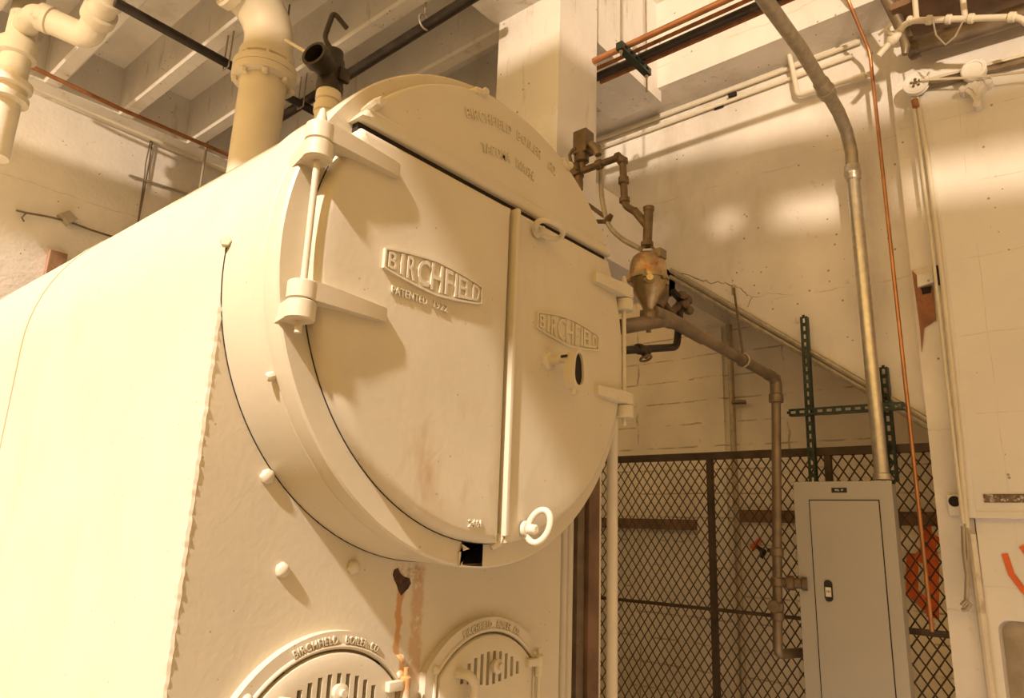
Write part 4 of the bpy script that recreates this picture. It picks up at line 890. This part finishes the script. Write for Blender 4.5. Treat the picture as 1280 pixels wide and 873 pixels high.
# track, hanger and pulley
t = thing('door_track', (4.25, 0, 4.2), 'sloping steel track rail above the sliding fire door', 'track')
ta, tb2 = Vector((4.240, 0.644, 4.221)), Vector((4.240, 0.074, 4.168))
bm = B(); dv = (tb2-ta).normalized(); 
sweep(bm, [ta-dv*.03+Vector((.01,0,0)), tb2+dv*1.0+Vector((.01,0,0))], .024, 8); obj('rail', bm, M['oldsteel'], t, True)
bm = B(); sweep(bm, [ta-dv*.03+Vector((.02,0,.035)), tb2+dv*1.0+Vector((.02,0,.035))], .014, 8); obj('upper_rail', bm, M['creampipe'], t, True)
t = thing('door_pulley', (4.200, 0.648, 4.222), 'round spoked pulley wheel at left end of door track', 'pulley')
pc_ = Vector((4.220, 0.647, 4.227)); bm = B()
lathe(bm, pc_, (-1,0,0), [(-.02,.066),(-.012,.068),(-.008,.058),(.004,.058),(.008,.068),(.014,.066),(.014,.05),(.010,.046),(.010,.034),(.014,.03)], 30); obj('wheel', bm, M['door'], t, True)
bm = B()
for k in range(5):
    a = 2*PI*k/5+.3; lathe(bm, pc_+Vector((-.0135, .022*math.cos(a), .022*math.sin(a))), (-1,0,0), [(0,.0085),(.002,.0085)], 10)
obj('wheel_hole', bm, M['fit'], t)
bm = hexbolt(B(), pc_+Vector((-.012,0,0)), (-1,0,0), .012, .014); obj('axle_bolt', bm, M['fit'], t)
t = thing('door_hanger', (4.200, 0.381, 4.106), 'diamond shaped cast hanger with roller on the fire door', 'hanger')
hc = Vector((4.200, 0.365, 4.184)); bm = B(); lathe(bm, hc, (-1,0,0), [(-.03,.06),(.01,.062),(.016,.056),(.016,.044),(.011,.042),(.011,.0)], 28); obj('roller', bm, M['door'], t, True)
dc = Vector((4.200, 0.370, 4.066)); dbot = Vector((4.200, 0.378, 3.991)); 
dl_, dr_ = Vector((4.220, 0.429, 4.102)), Vector((4.220, 0.310, 4.102)); db_ = Vector((4.220, 0.373, 3.990)); dt_ = Vector((4.220, 0.365, 4.175))
bm = B(); ctr = (dl_+dr_+db_+dt_)/4; corners = [dt_, dl_, db_, dr_]; outl = []
for i in range(4):
    a, b = corners[i], corners[(i+1) % 4]
    for k in range(8):
        s_ = k/8; p_ = a.lerp(b, s_); p_ = ctr + (p_.lerp(ctr, .24*math.sin(PI*s_))-ctr)*1.12; outl.append((p_.y, p_.z))
inn = [(ctr.y+(p_[0]-ctr.y)*.48, ctr.z+(p_[1]-ctr.z)*.48) for p_ in outl]
prism(bm, outl, 4.215, 4.285, 'x')
for p_ in (dl_, db_, dr_): lathe(bm, Vector((4.285, p_.y, p_.z)), (-1,0,0), [(0,.02),(.075,.02),(.082,.012)], 14)
obj('casting', bm, M['door'], t)
bm = prism(B(), inn, 4.205, 4.216, 'x'); obj('raised_diamond', bm, M['door'], t)
bm = sweep(B(), [(4.190, 0.621, 4.226), (4.185, 0.368, 4.132), (4.190, 0.083, 4.057)], .007, 6); tag(obj('door_cable', bm, M['creampipe'], None, True), 'thin pale cable stretched along the door track', 'cable')
t = thing('weight_cable', (4.250, 0.698, 1.423), 'pale rope hanging from pulley, knotted at its lower end', 'rope')
bm = sweep(B(), [(4.250, 0.678, 4.188), (4.250, 0.671, 3.815), (4.250, 0.665, 3.278), (4.250, 0.668, 2.390), (4.250, 0.667, 1.765)], .009, 8); obj('cord', bm, M['creampipe'], t, True)
bm = sweep(B(), [(4.260, 0.657, 4.164), (4.260, 0.638, 3.758), (4.260, 0.636, 3.043), (4.260, 0.643, 2.223), (4.260, 0.654, 1.746)], .012, 8); obj('guide_strip', bm, M['creampipe'], t, True)
bm = sweep(B(), [(4.250, 0.668, 1.753), (4.250, 0.677, 1.631), (4.250, 0.675, 1.518), (4.250, 0.691, 1.398)], .011, 8); sweep(bm, [(4.250, 0.655, 1.746), (4.250, 0.660, 1.631), (4.250, 0.674, 1.462)], .007, 6); obj('frayed_tail', bm, M['hanger'], t, True)
bm = sweep(B(), [(4.245, 0.712, 1.378), (4.240, 0.689, 1.402), (4.245, 0.675, 1.385), (4.240, 0.693, 1.361), (4.245, 0.711, 1.356)], .011, 8); obj('knot', bm, M['hanger'], t, True)
bm = B(); q = Vector((4.240, 0.667, 4.142)); sweep(bm, [q, q+Vector((0,-.005,-.05))], .018, 8); obj('ferrule', bm, M['rust'], t, True)
# broken plaster showing brick beside the latch
pz_ = [(4.330, 0.788, 3.152), (4.330, 0.746, 3.087), (4.330, 0.695, 3.039), (4.330, 0.698, 2.847), (4.330, 0.759, 2.811), (4.330, 0.783, 2.678), (4.330, 0.779, 2.805), (4.330, 0.782, 2.953)]
bm = prism(B(), [(p_[1], p_[2]) for p_ in pz_], 4.3265, 4.335, 'x'); t = thing('exposed_brick', (4.33, pz_[0][1], pz_[5][2]), 'patch of bare orange brick where jamb plaster has broken off', 'brick'); obj('brick_face', bm, M['brick'], t)
pz2 = [(4.320, 0.761, 3.110), (4.320, 0.679, 3.107), (4.320, 0.684, 3.052), (4.320, 0.764, 3.040)]
bm = prism(B(), [(p_[1], p_[2]) for p_ in pz2], 4.30, 4.335, 'x'); obj('keeper_block', bm, M['door'], t)
bm = prism(B(), [(p_[1], p_[2]) for p_ in ((4.320, 0.752, 3.038), (4.320, 0.701, 3.037), (4.320, 0.708, 3.002), (4.320, 0.748, 3.000))], 4.322, 4.335, 'x'); obj('gap', bm, M['dark'], t)

bm = B(); box(bm, (4.02, -2.5, 4.62), (4.40, .70, 4.66)); tag(obj('stained_board', bm, M['stainwood']), 'dark stained board over the big pipe at upper right corner', 'board')
# ------------------------------------------------------------------ valve cluster and big pipes, upper right
t = thing('valve_manifold', (4.05, .5, 4.4), 'cream painted small pipes with tap valves at upper right', 'valve')
q = [Vector(v_) for v_ in ((3.980, 0.778, 4.331), (3.980, 0.689, 4.410), (3.980, 0.618, 4.485), (3.980, 0.123, 4.265), (3.980, 0.083, 4.176))]
bm = pipe(B(), q, .017, .05, 12); obj('run', bm, M['creampipe'], t, True)
for (a, b) in ((q[2].lerp(q[3], .18), q[2].lerp(q[3], .24)), (q[2].lerp(q[3], .36), q[2].lerp(q[3], .42)), (q[2].lerp(q[3], .56), q[2].lerp(q[3], .62)), (q[3].lerp(q[2], .03), q[3].lerp(q[2], .10)), (q[2].lerp(q[3],.0), q[2].lerp(q[3],.05))):
    d = b-a; bm = lathe(B(), a, d, [(0,.02),(.006,.026),(d.length-.006,.026),(d.length,.02)], 12)
    obj('coupling', bm, M['creampipe'], t, True)
for x_ in (1147, 1210):
    a = Vector((0,0,0)); e = q[2].lerp(q[3], (x_-1134)/141); bm = B(); cyl(bm, e, e+Vector((.06,0,.40)), .015, 10); obj('riser', bm, M['creampipe'], t, True)
bm = B(); e = q[1]; lathe(bm, e-(q[1]-q[0]).normalized()*.04, q[1]-q[0], [(0,.02),(.02,.034),(.06,.034),(.08,.02)], 12); vv = obj('tap', bm, M['creampipe'], t, True)
bm = sweep(B(), [e+Vector((-.03,.0,.0)), e+Vector((-.06,.03,.03))], .01, 8); sweep(bm, [e+Vector((-.06,.065,.01)), e+Vector((-.06,-.005,.05))], .008, 8); obj('tap_handle', bm, M['creampipe'], vv, True)
bm = B(); e = Vector((3.990, 0.638, 4.366)); sweep(bm, [(3.990, 0.651, 4.408), (3.990, 0.641, 4.337), (3.990, 0.649, 4.289)], [.02,.024,.016], 10); obj('tap', bm, M['oldsteel'], t, True)
for i, pts in enumerate(([(4.000, 0.502, 4.420), (4.000, 0.489, 4.313), (4.000, 0.449, 4.254)], [(4.000, 0.356, 4.374), (4.000, 0.400, 4.296), (4.000, 0.425, 4.273)], [(4.000, 0.325, 4.314), (4.000, 0.366, 4.275), (4.000, 0.380, 4.242)])):
    pass
bm = sweep(B(), [(3.950, 0.493, 4.414), (3.950, 0.487, 4.311), (3.950, 0.450, 4.234), (3.950, 0.403, 4.262), (3.950, 0.359, 4.338)], .005, 6); tag(obj('bead_chain', bm, M['hanger']), 'thin chain hanging below the cream valve pipes', 'chain')
t = thing('big_pipe', (4.25, .2, 4.35), 'thick brown pipe lying on ledge above fire door', 'pipe')
a, b = Vector((4.220, 0.638, 4.463)), Vector((4.220, 0.077, 4.431)); bm = cyl(B(), a, b+(b-a)*1.0, .055, 20); obj('run', bm, M['oldsteel'], t, True)
bm = lathe(B(), a, a-b, [(-.03,.06),(.0,.066),(.02,.066),(.03,.05)], 20); obj('end_cap', bm, M['fit'], t, True)
bm = cyl(B(), (4.060, 0.734, 4.801), (4.140, 0.653, 4.475), .034, 16); tag(obj('cream_pipe', bm, M['oldsteel'], None, True), 'brownish pipe coming down steeply to the valve cluster', 'pipe')
